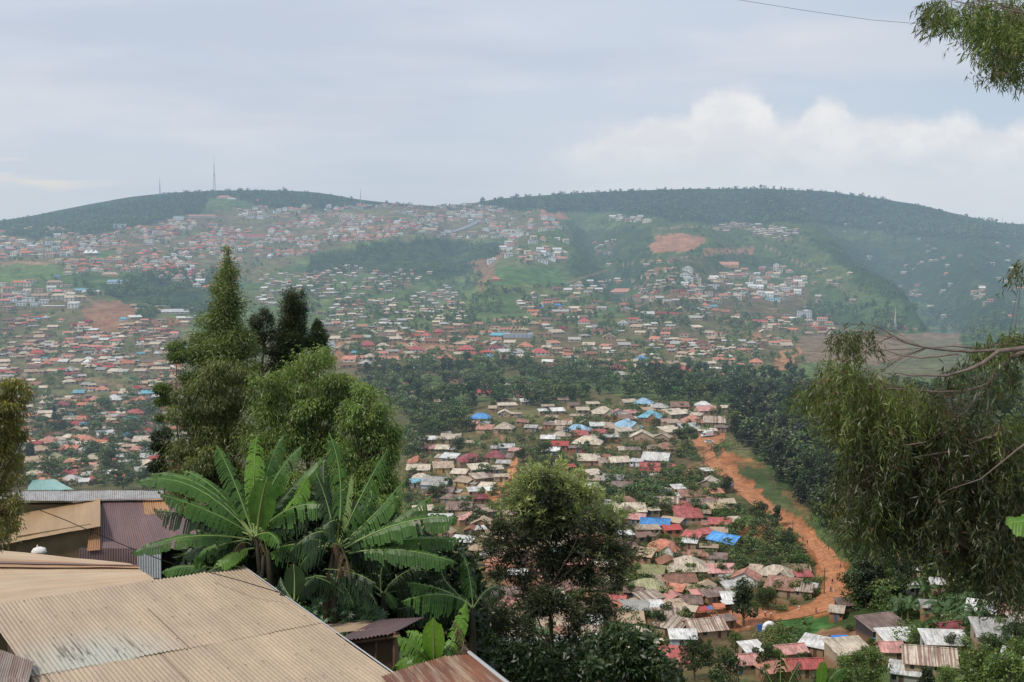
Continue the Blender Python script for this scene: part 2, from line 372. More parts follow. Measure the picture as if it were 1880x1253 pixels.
f=m.noise(.35,6,tc.outputs['Object'],.7); f2=m.noise(.05,5,tc.outputs['Object'],.65)
c=m.mix(1.0,a.outputs['Color'],m.ramp(f,[(.3,.62),(.7,1.38)]),'MULTIPLY'); c=m.mix(1.0,c,m.ramp(f2,[(.3,.7),(.7,1.3)]),'MULTIPLY')
GROUND=m.finish(m.bsdf(c,.95,bump=f,bs=.9,bd=1.2,spec=.05))
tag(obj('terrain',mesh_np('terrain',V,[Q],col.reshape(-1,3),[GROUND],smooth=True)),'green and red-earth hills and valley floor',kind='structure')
del V,Q
# wide sheet under and beyond it
mb=MB(); mb.face([(-14000,-300,-60),(14000,-300,-60),(14000,16000,-60),(-14000,16000,-60)])
tag(mb.build('ground',simple('far_ground',(.06,.085,.04))),'distant plain under the hills',kind='structure')
# ---------------------------------------------------------------- roads
def strip(name,L,R,mat,off=.14,sub=10,label='',soft=0):
    """road between two pixel edge lines laid on the ground"""
    def res(l,n):
        l=np.array(l,float); d=np.r_[0,np.cumsum(np.hypot(*np.diff(l,axis=0).T))]; t=np.linspace(0,d[-1],n)
        return np.stack([np.interp(t,d,l[:,0]),np.interp(t,d,l[:,1])],1)
    n=160; A=res(L,n); B=res(R,n)
    W=[]
    for k in range(sub+1):
        q=A*(1-k/sub)+B*(k/sub); W.append(hit(q[:,0],q[:,1],150))
    W=np.array(W)                       # sub+1,n,3
    ok=~np.isnan(W).any(axis=(0,2)); W=W[:,ok]; n=W.shape[1]
    e=np.abs(np.linspace(-1,1,sub+1))[:,None]
    W[...,2]+=off-.0*e
    idx=np.arange((sub+1)*n).reshape(sub+1,n)
    Q=np.stack([idx[:-1,:-1],idx[:-1,1:],idx[1:,1:],idx[1:,:-1]],-1).reshape(-1,4)
    o=obj(name,mesh_np(name,W.reshape(-1,3),[Q],None,[mat],smooth=True)); tag(o,label,kind='structure'); return o
m=Mat('dirt_road'); tc=m.n('TexCoord'); f=m.noise(.12,6,tc.outputs['Object'],.7); g=m.noise(.6,5,tc.outputs['Object'],.6)
c=m.mix(m.ramp(f,[(.3,0.),(.7,1.)]),(.36,.15,.07),(.52,.245,.13)); c=m.mix(1.0,c,m.ramp(g,[(.3,.72),(.7,1.25)]),'MULTIPLY'); c=m.mix(m.ramp(m.noise(.9,3,tc.outputs['Object'],.6,(1.6,.18,1)),[(.52,0.),(.62,.5)]),c,(.27,.125,.07))
ROAD=m.finish(m.bsdf(c,.95,bump=g,bs=.5,bd=.2,spec=.05))
RL=[(1275,800),(1270,806),(1286,843),(1312,865),(1333,883),(1353,903),(1388,935),(1418,951),(1438,976),(1463,993),(1494,1013),(1506,1041),(1514,1063),(1513,1090),(1489,1108),(1452,1123),(1415,1132),(1400,1136)]
RR=[(1332,796),(1330,812),(1308,825),(1317,845),(1337,863),(1364,890),(1391,905),(1432,942),(1455,956),(1475,970),(1505,993),(1531,1013),(1551,1046),(1558,1083),(1551,1105),(1522,1122),(1466,1136),(1428,1141)]
strip('dirt_road',RL,RR,ROAD,label='orange dirt road winding down the hillside')
ASP=simple('asphalt',(.26,.27,.29),.9,var=.1,scale=.1)
strip('asphalt_road',[(878,386),(881,400),(868,410),(845,420),(800,434)],[(884,386),(887,402),(876,412),(852,422),(806,436)],ASP,off=1.2,sub=2,label='grey road climbing the far hill')
strip('paved_road',[(598,628),(604,636),(602,648)],[(612,624),(616,636),(614,650)],ASP,off=.5,sub=3,label='grey paved road beside the trees')
strip('murram_road',[(846,690),(848,700),(838,712)],[(866,688),(864,700),(862,712)],simple('grey_yard',(.40,.36,.33),.9),off=.4,sub=3,label='pale bare road patch among dark trees')
# ---------------------------------------------------------------- sky
w=bpy.data.worlds.new('World'); scene.world=w; w.use_nodes=True; N=w.node_tree.nodes; L=w.node_tree.links; N.clear()
SUN_EL,SUN_AZ=math.radians(52),math.radians(-125)      # azimuth from +Y towards +X: the sun stands behind the camera, to its left
def nn(t,**k):
    x=N.new('ShaderNode'+t)
    for a,b in k.items(): setattr(x,a,b)
    return x
def mth(op,a,b=None,c=None):
    x=nn('Math',operation=op)
    for i,v in enumerate((a,b,c)):
        if v is None: continue
        if isinstance(v,(int,float)): x.inputs[i].default_value=v
        else: L.new(v,x.inputs[i])
    return x.outputs[0]
def mixc(f,a,b):
    x=nn('Mix',data_type='RGBA')
    for v,k in ((f,0),(a,6),(b,7)):
        if isinstance(v,(int,float)): x.inputs[k].default_value=v
        elif isinstance(v,tuple): x.inputs[k].default_value=(*v,1)
        else: L.new(v,x.inputs[k])
    return x.outputs[2]
def sstep(v,a,b):
    x=nn('MapRange',interpolation_type='SMOOTHSTEP'); x.inputs[1].default_value=a; x.inputs[2].default_value=b
    L.new(v,x.inputs[0]); return x.outputs[0]
tc=nn('TexCoord'); sep=nn('SeparateXYZ'); L.new(tc.outputs['Generated'],sep.inputs[0])
ya=mth('MAXIMUM',mth('ABSOLUTE',sep.outputs[1]),.02)
u=mth('DIVIDE',sep.outputs[0],ya); v=mth('DIVIDE',sep.outputs[2],ya)
cmb=nn('CombineXYZ'); L.new(u,cmb.inputs[0]); L.new(v,cmb.inputs[1])
def nz(scale,st=(1,1,1),det=5,loc=(0,0,0),rough=.55):
    mp=nn('Mapping'); mp.inputs['Scale'].default_value=st; mp.inputs['Location'].default_value=loc; L.new(cmb.outputs[0],mp.inputs[0])
    t=nn('TexNoise'); t.inputs['Scale'].default_value=scale; t.inputs['Detail'].default_value=det; t.inputs['Roughness'].default_value=rough; L.new(mp.outputs[0],t.inputs['Vector']); return t.outputs['Fac']
sky=nn('TexSky',sky_type='NISHITA',sun_disc=False,sun_elevation=SUN_EL,sun_rotation=SUN_AZ,altitude=1600,dust_density=2.5)
sk=nn('Mix',data_type='RGBA',blend_type='MULTIPLY'); sk.inputs[0].default_value=1; L.new(sky.outputs[0],sk.inputs[6]); sk.inputs[7].default_value=(.11,.11,.11,1)
veil=mixc(sstep(v,0.0,.22),(.60,.66,.745),(.66,.72,.82))
veil=mixc(sstep(u,.05,.5),veil,(.55,.64,.745))
base=mixc(.86,sk.outputs[2],veil)
# broad thin cloud
base=mixc(mth('MULTIPLY',sstep(nz(5,(.7,2.4,1),5,(3.1,1.2,0)),.43,.64),.5),base,(.735,.75,.80))
base=mixc(mth('MULTIPLY',sstep(nz(4,(.5,2.8,1),4,(7.7,.4,0)),.47,.70),.55),base,(.50,.57,.69))
# upper soft patch to the east
pt=mth('ADD',mth('POWER',mth('DIVIDE',mth('SUBTRACT',u,.35),.17),2),mth('POWER',mth('DIVIDE',mth('SUBTRACT',v,.162),.026),2))
pt=mth('ADD',pt,mth('MULTIPLY',mth('SUBTRACT',nz(9,(1,2,1),5),.5),1.6))
base=mixc(mth('MULTIPLY',sstep(pt,1.5,.0),.42),base,(.74,.75,.80))
# cloud bank
bank=[(-.05,.060),(.02,.074),(.045,.082),(.076,.093),(.10,.101),(.124,.107),(.145,.109),(.16,.121),(.175,.129),(.195,.131),(.215,.126),(.232,.106),(.24,.104),(.255,.113),(.270,.124),(.283,.122),(.30,.107),(.33,.108),(.36,.106),(.385,.110),(.40,.107),(.415,.099),(.44,.105),(.5,.112),(.62,.10)]
fc=nn('FloatCurve'); cu=fc.mapping.curves[0]
x0,x1=-.1,.7
pts=[(-.1,.04)]+bank+[(.7,.09)]
while len(cu.points)<len(pts): cu.points.new(.5,.5)
for q,(a,b) in zip(cu.points,pts): q.location=((a-x0)/(x1-x0),b*5)
fc.mapping.update()
un=mth('MULTIPLY',mth('ADD',mth('ADD',u,.1),mth('MULTIPLY',mth('SUBTRACT',nz(38,(1,1,1),6),.5),.028)),1/.8); L.new(un,fc.inputs['Value'])
top=mth('DIVIDE',fc.outputs[0],5)
vd=mth('ADD',v,mth('MULTIPLY',mth('SUBTRACT',nz(48,(1,1.2,1),7,(1,2,0),.62),.5),.020))
dtop=mth('SUBTRACT',top,vd)
body=sstep(dtop,-.003,.012)
fadeL=sstep(u,-.01,.085)
fadeB=sstep(v,.048,.095)
puff=mixc(sstep(nz(20,(1,1.5,1),6,(4,4,0)),.35,.7),(.72,.74,.78),(.84,.85,.86))
base=mixc(mth('MULTIPLY',mth('MULTIPLY',body,mth('MULTIPLY_ADD',fadeB,.78,.16)),fadeL),base,puff)
# pale yellow streaks low in the west
stq=sstep(nz(7,(1,9,1),4,(.3,.9,0)),.47,.66)
msk=mth('MULTIPLY',mth('MULTIPLY',sstep(u,-.30,-.42),sstep(v,.095,.06)),sstep(v,.03,.05))
base=mixc(mth('MULTIPLY',mth('MULTIPLY',stq,msk),.75),base,(.76,.735,.70))
# horizon haze
base=mixc(mth('MULTIPLY',sstep(v,.06,.0),.45),base,(.56,.64,.72))
bg=nn('Background'); L.new(base,bg.inputs[0]); bg.inputs[1].default_value=1.0
wo=nn('OutputWorld'); L.new(bg.outputs[0],wo.inputs[0])
sd=bpy.data.lights.new('sun','SUN'); sd.energy=2.6; sd.angle=math.radians(7); sd.color=(1,.94,.84)
so=bpy.data.objects.new('sun',sd); C.objects.link(so)
from mathutils import Vector, Matrix
sdir=Vector((math.sin(SUN_AZ)*math.cos(SUN_EL),math.cos(SUN_AZ)*math.cos(SUN_EL),math.sin(SUN_EL)))
so.rotation_euler=sdir.to_track_quat('Z','Y').to_euler()
# ---------------------------------------------------------------- camera
cd=bpy.data.cameras.new('camera'); cd.sensor_width=36; cd.lens=36*F/1880; cd.clip_start=.3; cd.clip_end=30000
co=bpy.data.objects.new('camera',cd); C.objects.link(co); co.location=(0,0,CAMZ); co.rotation_euler=(PI/2-PITCH,0,0); scene.camera=co
scene.view_settings.view_transform='Standard'; scene.view_settings.look='None'; scene.view_settings.exposure=0; scene.view_settings.gamma=1
scene.cycles.max_bounces=6; scene.cycles.diffuse_bounces=3; scene.cycles.transmission_bounces=3; scene.cycles.transparent_max_bounces=4
# ---------------------------------------------------------------- house materials
ROOFC=dict(beige=(.54,.45,.34),tan=(.42,.31,.215),brown=(.20,.13,.105),rust=(.27,.13,.085),pink=(.50,.24,.21),red=(.42,.085,.075),
 maroon=(.22,.035,.045),orange=(.52,.19,.11),blue=(.06,.27,.62),paleblue=(.25,.42,.56),teal=(.14,.36,.44),white=(.64,.63,.60),grey=(.38,.365,.34),olive=(.30,.29,.15),striped=(.48,.40,.32),salmon=(.50,.22,.15))
WALLC=dict(tan=(.40,.31,.22),mud=(.33,.22,.14),cream=(.60,.54,.42),white=(.75,.73,.69),ochre=(.55,.38,.17),brick=(.42,.19,.11),grey=(.38,.37,.35),dark=(.07,.06,.06),bluegrey=(.42,.48,.54))
def roof_mat(name,c,haze=True,rust=.35):
    m=Mat('roof_'+name,haze); tc=m.n('TexCoord'); oi=m.n('ObjectInfo')
    va=m.n('VectorMath',operation='ADD'); m.l(tc.outputs['Object'],va.inputs[0]); sc=m.n('VectorMath',operation='SCALE'); 
    cm=m.n('CombineXYZ'); m.l(oi.outputs['Random'],cm.inputs[0]); m.l(oi.outputs['Random'],cm.inputs[1]); m.l(cm.outputs[0],sc.inputs[0]); sc.inputs[3].default_value=90; m.l(sc.outputs[0],va.inputs[1])
    v=va.outputs[0]
    patch=m.noise(.45,4,v); fine=m.noise(2.2,5,v,.7); st=m.noise(1.0,3,v,.5,(3.2,.35,1)); bands=m.noise(1.0,1,v,.5,(.9,.12,1))
    c2=tuple(x*.72+.02 for x in c); c3_=tuple(min(.8,x*1.18+.02) for x in c)
    k=m.mix(m.ramp(patch,[(.35,0.),(.65,1.)]),c2,c3_)
    k=m.mix(m.ramp(fine,[(.52,0.),(.72,rust*1.5)]),k,(.22,.10,.055))
    k=m.mix(1.0,k,m.ramp(st,[(.35,.66),(.6,1.14)]),'MULTIPLY')
    k=m.mix(m.ramp(bands,[(.56,0.),(.59,.3)]),k,tuple(min(.8,x*1.1+.15) for x in c))
    if name=='striped':
        b2=m.noise(1.0,1,v,.4,(2.6,.05,.05)); k=m.mix(m.ramp(b2,[(.50,0.),(.53,.85)]),k,(.20,.11,.08))
    k=m.mix(1.0,k,m.ramp(oi.outputs['Random'],[(0,.82),(1,1.14)]),'MULTIPLY')
    return m.finish(m.bsdf(k,.55,spec=.35))
def wall_mat(name,c):
    m=Mat('wall_'+name); tc=m.n('TexCoord'); oi=m.n('ObjectInfo'); f=m.noise(.9,5,None,.7); sp=m.n('SeparateXYZ'); m.l(tc.outputs['Object'],sp.inputs[0])
    k=m.mix(m.ramp(f,[(.3,0.),(.7,1.)]),tuple(x*.78 for x in c),tuple(min(.8,x*1.15) for x in c))
    r=m.n('MapRange'); r.inputs[1].default_value=-.3; r.inputs[2].default_value=.9; r.inputs[3].default_value=.75; r.inputs[4].default_value=0; m.l(sp.outputs[2],r.inputs[0])
    k=m.mix(r.outputs[0],k,(.30,.15,.085)); k=m.mix(1.0,k,m.ramp(oi.outputs['Random'],[(0,.8),(1,1.15)]),'MULTIPLY')
    return m.finish(m.bsdf(k,.9,spec=.15))
RM={k:roof_mat(k,c) for k,c in ROOFC.items()}; WM={k:wall_mat(k,c) for k,c in WALLC.items()}
GLASS=simple('window_dark',(.035,.04,.045),.35); DOORM=simple('door_paint',(.11,.07,.05),.6); FRAME=simple('window_frame_paint',(.5,.48,.44),.6)
DOORB=simple('door_blue',(.06,.13,.22),.6)
ROOFWORD=dict(beige='beige',tan='tan',brown='brown',rust='rusty',pink='pink',red='red',maroon='maroon',orange='orange',blue='bright blue',paleblue='pale blue',teal='teal',white='white',grey='grey',olive='olive green',striped='beige and rust striped',salmon='salmon')
TYPEWORD=dict(g='gable roof',f='front gabled roof',h='hipped roof',s='lean-to roof',c='cross gabled roof',l='flat sheet roof')
def roof_pts(t,w,d,h,r):
    """list of roof sheets (anticlockwise from above) and wall tops; r = rise"""
    a,b=w/2,d/2; o=.45; A,B=a+o,b+o
    if t=='g':    # ridge along x
        e=h-r*o/b; R=[[(-A,-B,e),(A,-B,e),(A,0,h+r),(-A,0,h+r)],[(A,B,e),(-A,B,e),(-A,0,h+r),(A,0,h+r)]]
        G=[[(-a,-b,h),(-a,0,h+r-.06),(-a,b,h)],[(a,-b,h),(a,b,h),(a,0,h+r-.06)]]
    elif t=='f':  # ridge along y
        e=h-r*o/a; R=[[(-A,-B,e),(0,-B,h+r),(0,B,h+r),(-A,B,e)],[(0,-B,h+r),(A,-B,e),(A,B,e),(0,B,h+r)]]
        R=[q[::1] for q in R]; R[0]=[(-A,-B,e),(0,-B,h+r),(0,B,h+r),(-A,B,e)]
        G=[[(-a,-b,h),(a,-b,h),(0,-b,h+r-.06)],[(-a,b,h),(0,b,h+r-.06),(a,b,h)]]
    elif t in 'hc':
        k=min(a,b); e=h-r*o/k; x=max(A-B,.0)
        if A>=B: R=[[(-A,-B,e),(A,-B,e),(x,0,h+r),(-x,0,h+r)],[(A,B,e),(-A,B,e),(-x,0,h+r),(x,0,h+r)],[(A,-B,e),(A,B,e),(x,0,h+r)],[(-A,B,e),(-A,-B,e),(-x,0,h+r)]]
        else:
            y=B-A; R=[[(-A,-B,e),(A,-B,e),(0,-y,h+r)],[(A,B,e),(-A,B,e),(0,y,h+r)],[(A,-B,e),(A,B,e),(0,y,h+r),(0,-y,h+r)],[(-A,B,e),(-A,-B,e),(0,-y,h+r),(0,y,h+r)]]
        G=[]
        if t=='c':   # a front gable wing on one side
            c=a*.42; s=a*.45; rr=r*.72; f=-B-.9; e2=h-.12; yb=-B+ (B)*.72
            R+=[[(c-s,f,e2),(c,f,h+rr),(c,yb,h+rr),(c-s,yb,e2)],[(c,f,h+rr),(c+s,f,e2),(c+s,yb,e2),(c,yb,h+rr)]]
            G+=[[(c-s+.3,f+.35,h-.1),(c+s-.3,f+.35,h-.1),(c,f+.35,h+rr-.12)]]
    elif t=='s': R=[[(-A,-B,h),(A,-B,h),(A,B,h+r),(-A,B,h+r)]]; G=[[(-a,-b,h),(-a,b,h+r-.05),(-a,b,h)],[(a,-b,h),(a,b,h),(a,b,h+r-.05)],[(-a,b,h),(-a,b,h+r-.05),(a,b,h+r-.05),(a,b,h)]]
    else: R=[[(-A,-B,h+.02),(A,-B,h+.02),(A,B,h+.3),(-A,B,h+.3)]]; G=[[(-a,b,h),(-a,b,h+.25),(a,b,h+.25),(a,b,h)]]
    return R,G
_cache={}
def house_meshes(w,d,h,t,r,roof,wall,det):
    mw=MB(); mw.box(-w/2,w/2,-d/2,d/2,-3.0,h); R,G=roof_pts(t,w,d,h,r)
    for g in G: mw.face(g)
    if t=='c':
        c=w/2*.42; s=w/2*.45; mw.box(c-s+.3,c+s-.3,-d/2-1.0,-d/2+.5,-3,h-.1)
    mr=MB()
    for q in R: mr.slab(q,.11)
    if det and t in 'gfhc':   # ridge cap
        if t=='g': mr.box(-w/2-.47,w/2+.47,-.18,.18,h+r-.02,h+r+.06)
        if t=='f': mr.box(-.18,.18,-d/2-.47,d/2+.47,h+r-.02,h+r+.06)
    out=[('wall',mw,WM[wall]),('roof',mr,RM[roof])]
    if det:
        rr=random.Random(int(w*1000)); fy=-d/2-.03; xd=rr.uniform(-.3,.3)*w
        if t=='c': xd=-abs(xd)
        m=MB(); m.box(xd-.42,xd+.42,fy,fy+.05,0,1.9); out.append(('door',m,rr.choice([DOORM,DOORM,DOORB])))
        xs=[x for x in (-w*.36,-w*.12,w*.12,w*.36) if abs(x-xd)>1.15]
        if t=='c': xs=[x for x in xs if x<0]
        xs=[x for x in xs if rr.random()<.62]
        if w<6: xs=xs[:1]
        for x in xs[:3]:
            wd=rr.uniform(.32,.55); m=MB(); m.box(x-wd,x+wd,fy,fy+.05,1.1,1.95); out.append(('window',m,GLASS))
        for x in (-w/2-.03,w/2-.02):
            if d>4 and rr.random()<.55: m=MB(); m.box(x,x+.05,-.5,.5,1.0,2.0); out.append(('window',m,GLASS))
    return out
# (px, base py, width px, roof type, roof colour, wall colour, degrees, depth ratio, wall height)
HV=[
(882,776,38,'h','blue','cream',0),(874,787,25,'s','pink','mud',5),(930,752,36,'l','beige','tan',-5),(926,767,22,'f','beige','tan',10),(948,768,18,'l','tan','tan',0),(966,745,20,'s','white','tan',0),
(1006,754,22,'l','tan','tan',0),(1024,763,24,'s','white','tan',10),(997,763,16,'s','white','tan',-5),(1035,741,20,'g','tan','tan',0),(1060,772,24,'l','tan','tan',-15),(1109,767,40,'c','beige','cream',8),
(905,757,14,'g','tan','mud',0),(890,797,29,'s','salmon','tan',-6),(891,786,15,'l','grey','grey',0),(926,795,34,'h','beige','tan',0),(963,783,25,'g','rust','mud',-10),(975,794,22,'s','grey','tan',0),
(1010,788,20,'g','brown','brick',0),(1036,788,30,'g','striped','tan',-20),(1098,791,28,'s','white','grey',15),(1062,800,46,'h','paleblue','tan',5),(1066,808,28,'s','red','brick',0),(1102,805,28,'s','red','tan',8),
(1030,809,28,'h','beige','tan',0),(1006,815,25,'s','white','mud',-8),(1080,824,52,'h','beige','tan',5),(1057,832,24,'l','brown','brick',0),(827,815,36,'s','beige','tan',0),(789,816,22,'s','white','mud',0),
(816,804,22,'l','beige','tan',5),(845,822,26,'l','tan','tan',0),(787,833,26,'s','pink','mud',0),(812,834,24,'s','beige','tan',6),(765,858,34,'c','orange','tan',12),(825,851,30,'s','white','grey',0),
(930,832,28,'s','white','grey',-4),(945,838,20,'s','pink','tan',0),(864,857,48,'h','maroon','tan',-4),(908,850,38,'h','maroon','tan',8),(924,861,24,'s','grey','tan',0),(813,869,36,'s','tan','ochre',0),
(768,872,42,'g','beige','tan',-8),(880,872,38,'s','beige','mud',0),(909,872,26,'s','beige','tan',8),(843,880,28,'s','beige','tan',-4),(920,886,26,'l','tan','tan',10),(772,887,30,'h','beige','tan',6),
(801,901,48,'g','grey','bluegrey',0),(765,896,22,'s','teal','white',0),(852,896,30,'s','tan','ochre',-14),(880,889,30,'s','striped','mud',4),(893,905,26,'s','beige','mud',5),(871,913,24,'s','white','tan',-10),(900,912,16,'s','white','ochre',10),
(817,913,34,'g','brown','mud',-6),(795,920,22,'s','red','brick',0),(880,926,24,'g','maroon','mud',5),(825,926,28,'h','brown','tan',0),(843,947,46,'g','brown','ochre',-10),(866,963,30,'f','pink','tan',8),(901,951,22,'l','tan','mud',0),(935,957,30,'l','tan','tan',0),
(1015,838,24,'s','white','grey',8),(1082,856,40,'s','beige','mud',12),(1091,882,28,'s','beige','tan',15),(1089,906,20,'s','white','tan',0),(1154,746,26,'g','beige','tan',8),(1183,749,34,'h','paleblue','ochre',0),(1212,756,30,'h','grey','tan',0),
(1250,755,32,'s','rust','mud',0),(1293,753,30,'h','white','tan',0),(1297,762,36,'g','pink','tan',0),(1335,757,18,'s','beige','tan',0),(1364,760,32,'g','grey','white',6),(1136,766,22,'f','pink','white',0),(1161,767,22,'s','pink','cream',5),
(1197,775,42,'c','teal','brick',-5),(1241,769,36,'s','beige','tan',10),(1150,778,28,'s','rust','mud',0),(1280,771,20,'s','beige','tan',0),(1274,784,40,'h','salmon','tan',4),(1236,785,24,'s','tan','tan',0),(1315,784,38,'g','striped','tan',18),
(1153,793,46,'c','paleblue','cream',-4),(1225,783,18,'s','pink','tan',0),(1232,802,36,'s','beige','tan',14),(1268,796,36,'s','grey','tan',4),(1300,800,34,'l','beige','tan',-4),(1325,794,22,'l','brown','mud',0),(1180,812,42,'f','beige','tan',12),
(1219,812,28,'f','tan','tan',-14),(1118,812,34,'l','grey','brick',0),(1146,801,28,'s','beige','cream',0),(1163,836,26,'l','brown','tan',8),(1223,833,34,'h','rust','tan',-6),(1136,858,36,'g','beige','tan',18),(1208,855,48,'g','white','bluegrey',10),
(1170,858,22,'s','white','white',-10),(1210,875,64,'g','red','white',-4),(1132,893,46,'g','grey','tan',12),(1138,905,28,'s','brown','tan',10),(1091,893,20,'l','tan','grey',0),(1304,903,46,'f','beige','tan',-8),(1299,875,18,'l','white','tan',0),
(1246,909,20,'s','white','mud',12),(1272,923,44,'s','rust','brick',8),(1288,938,50,'g','brown','brick',18),(1154,938,42,'h','rust','tan',0),(1226,938,44,'g','striped','mud',14),(1158,952,58,'s','beige','tan',0),(1254,946,38,'s','red','tan',6),
(1266,963,48,'s','red','tan',12),(1170,966,30,'s','pink','tan',0),(1205,976,52,'g','blue','tan',14),(1324,975,40,'s','red','ochre',0),(1351,969,18,'s','beige','tan',10),(1155,957,36,'f','brown','tan',6),(1190,985,44,'l','tan','tan',0),
(1273,999,32,'s','red','tan',-4),(1298,992,28,'s','red','tan',10),(1337,1008,58,'g','blue','tan',-20),(1221,1024,60,'c','orange','white',-6),(1268,1010,26,'l','white','tan',0),(1150,995,24,'l','white','grey',0),(1266,1062,76,'h','beige','tan',4),
(1283,1033,34,'g','rust','mud',0),(1318,1040,34,'s','brown','cream',6),(1327,1066,54,'s','pink','tan',12),(1372,1078,52,'f','salmon','white',-12),(1432,1072,62,'c','beige','tan',-8),(1477,1073,30,'s','red','tan',8),(1443,1098,60,'s','rust','tan',6),
(1480,1101,30,'s','striped','tan',10),(1250,1083,56,'g','rust','brick',8),(1192,1098,64,'h','olive','cream',-6),(1165,1102,34,'g','brown','dark',0),(1193,1116,48,'s','striped','tan',8),(1243,1100,26,'s','orange','tan',4),(1268,1123,42,'g','brown','brick',-12),
(1312,1110,42,'s','brown','mud',4),(1348,1094,38,'s','white','tan',8),(1343,1117,30,'s','white','dark',0),(1241,1134,40,'s','tan','tan',10),(1200,1136,40,'s','white','tan',4),(1225,1152,50,'s','striped','tan',6),(1233,1170,56,'s','striped','tan',-4),
(1296,1174,72,'g','striped','tan',6),(1333,1156,34,'l','brown','mud',0),(1256,1190,48,'s','white','bluegrey',0),(1238,1232,60,'s','red','tan',0),(1372,1238,62,'g','pink','tan',12),(1384,1214,38,'s','white','tan',0),(1452,1217,58,'g','pink','tan',14),
(1482,1246,60,'g','red','tan',8),(1500,1206,46,'s','white','mud',-4),(1539,1141,24,'s','beige','brick',-12),(1554,1128,28,'s','dark' if 0 else 'brown','dark',6),(1628,1174,80,'s','brown','dark',8),(1655,1197,66,'s','white','tan',0),
(1640,1216,40,'g','pink','tan',14),(1742,1206,76,'s','white','grey',-6),(1718,1243,92,'g','striped','tan',-16),(1668,1262,52,'s','white','grey',-6),(1748,1180,48,'g','maroon','mud',10),(1812,1146,52,'s','white','tan',6),(1838,1110,22,'s','white','tan',0),(1864,1151,40,'s','rust','mud',6),
(1878,1166,30,'s','beige','tan',0),(1710,1134,26,'s','grey','mud',0),(1683,1062,18,'s','white','tan',0),(1680,1095,22,'s','white','white',0),(1725,1090,22,'s','white','tan',0),(1844,1042,18,'s','white','tan',0),(1870,1240,40,'s','white','tan',0),
(1130,1120,40,'g','red','tan',0),(1060,1050,44,'g','pink','brick',10),(1010,1075,36,'s','pink','tan',0),(1000,1140,46,'s','white','tan',4),(1085,1165,44,'s','white','tan',0),(1020,1035,30,'s','teal','tan',0),(950,1070,34,'s','white','tan',0),(905,1045,30,'s','salmon','tan',0),(800,1050,36,'g','salmon','tan',0),
(1105,1205,50,'s','white','grey',5),(1040,1210,46,'s','white','tan',0),(880,985,20,'l','white','brick',0),
# across the valley
(951,622,36,'h','tan','bluegrey',0),(782,621,18,'h','red','white',0),(804,614,20,'h','red','brick',0),(673,639,28,'h','red','brick',0),(702,640,22,'h','beige','cream',0),(762,647,26,'h','red','white',0),(801,647,38,'h','salmon','cream',0),(855,647,32,'h','red','brick',0),
(719,666,38,'h','salmon','tan',0),(678,661,22,'h','beige','tan',0),(818,663,26,'h','orange','brick',0),(845,668,22,'g','red','brick',0),(908,645,24,'h','maroon','white',0),(964,642,28,'h','orange','cream',0),(991,653,32,'h','red','white',0),(952,653,26,'h','grey','bluegrey',0),
(922,666,22,'h','red','tan',0),(1034,676,38,'h','red','ochre',0),(1080,684,44,'h','beige','cream',0),(1134,683,28,'h','red','tan',0),(1179,666,24,'h','blue','tan',0),(1073,595,22,'h','red','white',0),(1145,598,20,'h','grey','white',0),(1190,581,24,'s','white','white',0),
(1025,565,14,'g','blue','bluegrey',0),(995,568,14,'h','blue','tan',0),(985,583,18,'h','orange','tan',0),(927,594,40,'g','salmon','cream',0),(910,517,18,'h','orange','brick',0),(1124,653,20,'h','white','tan',0),(1256,687,34,'h','red','brick',0),(1390,671,24,'h','orange','tan',0),
(1366,699,30,'h','salmon','tan',0),(1363,596,24,'h','salmon','ochre',0),(1393,596,36,'h','red','cream',0),(1342,594,20,'h','orange','tan',0),(1478,585,26,'l','grey','white',0),(1515,590,26,'g','salmon','cream',0),(1420,554,26,'g','teal','white',0),(1444,536,14,'l','white','white',0),
(1407,513,18,'h','orange','ochre',0),(1648,605,32,'g','salmon','ochre',0),(1265,519,16,'l','white','white',0),(1286,531,16,'h','grey','white',0),(1332,490,50,'g','salmon','ochre',0),(1400,498,14,'h','red','tan',0),(1186,552,18,'h','beige','tan',0),(1143,540,44,'h','salmon','tan',0),
(465,438,44,'g','red','cream',0),(299,566,26,'l','white','ochre',0),(345,569,24,'l','white','ochre',0),(320,577,50,'s','white','cream',0),(167,466,1,'x','white','white',0),
(79,560,16,'l','white','white',0),(62,563,14,'l','grey','white',0),(20,556,16,'l','white','white',0),(95,566,40,'l','white','tan',0),(215,522,38,'s','paleblue','white',0),(150,538,36,'s','teal','tan',0),(165,541,30,'s','white','cream',0),(30,414,14,'l','grey','cream',0),(41,414,10,'l','white','cream',0),
(200,508,30,'h','tan','ochre',0),(225,590,16,'h','teal','white',0),(105,512,10,'h','blue','tan',0),(385,400,22,'h','salmon','cream',0),(360,400,28,'g','salmon','cream',0),(410,365,26,'h','salmon','cream',0),(425,368,16,'h','white','cream',0),(472,372,24,'h','salmon','tan',0),(220,420,24,'l','grey','white',0),
(300,408,22,'l','brown','tan',0),(327,405,18,'l','grey','white',0),(143,727,20,'g','teal','tan',0),(205,740,30,'h','white','brick',0),(245,765,30,'h','red','tan',0),(170,742,28,'h','salmon','brick',0),(230,808,22,'g','blue','grey',0),(215,900,1,'x','white','white',0),
(95,850,34,'h','olive','mud',0),(138,878,24,'s','red','brick',0),(168,890,26,'h','red','mud',0),(165,862,18,'s','salmon','tan',0),(152,893,16,'s','white','tan',0),(250,834,22,'s','salmon','tan',0),(290,860,24,'s','white','tan',0),(255,858,26,'g','beige','brick',0),(220,846,20,'s','white','tan',0),(310,815,26,'h','orange','tan',0),
(85,820,36,'h','salmon','tan',0),(105,815,24,'h','beige','tan',0),(260,818,38,'s','beige','tan',0),(110,750,26,'h','maroon','brick',0),(160,665,18,'h','white','tan',0),
]
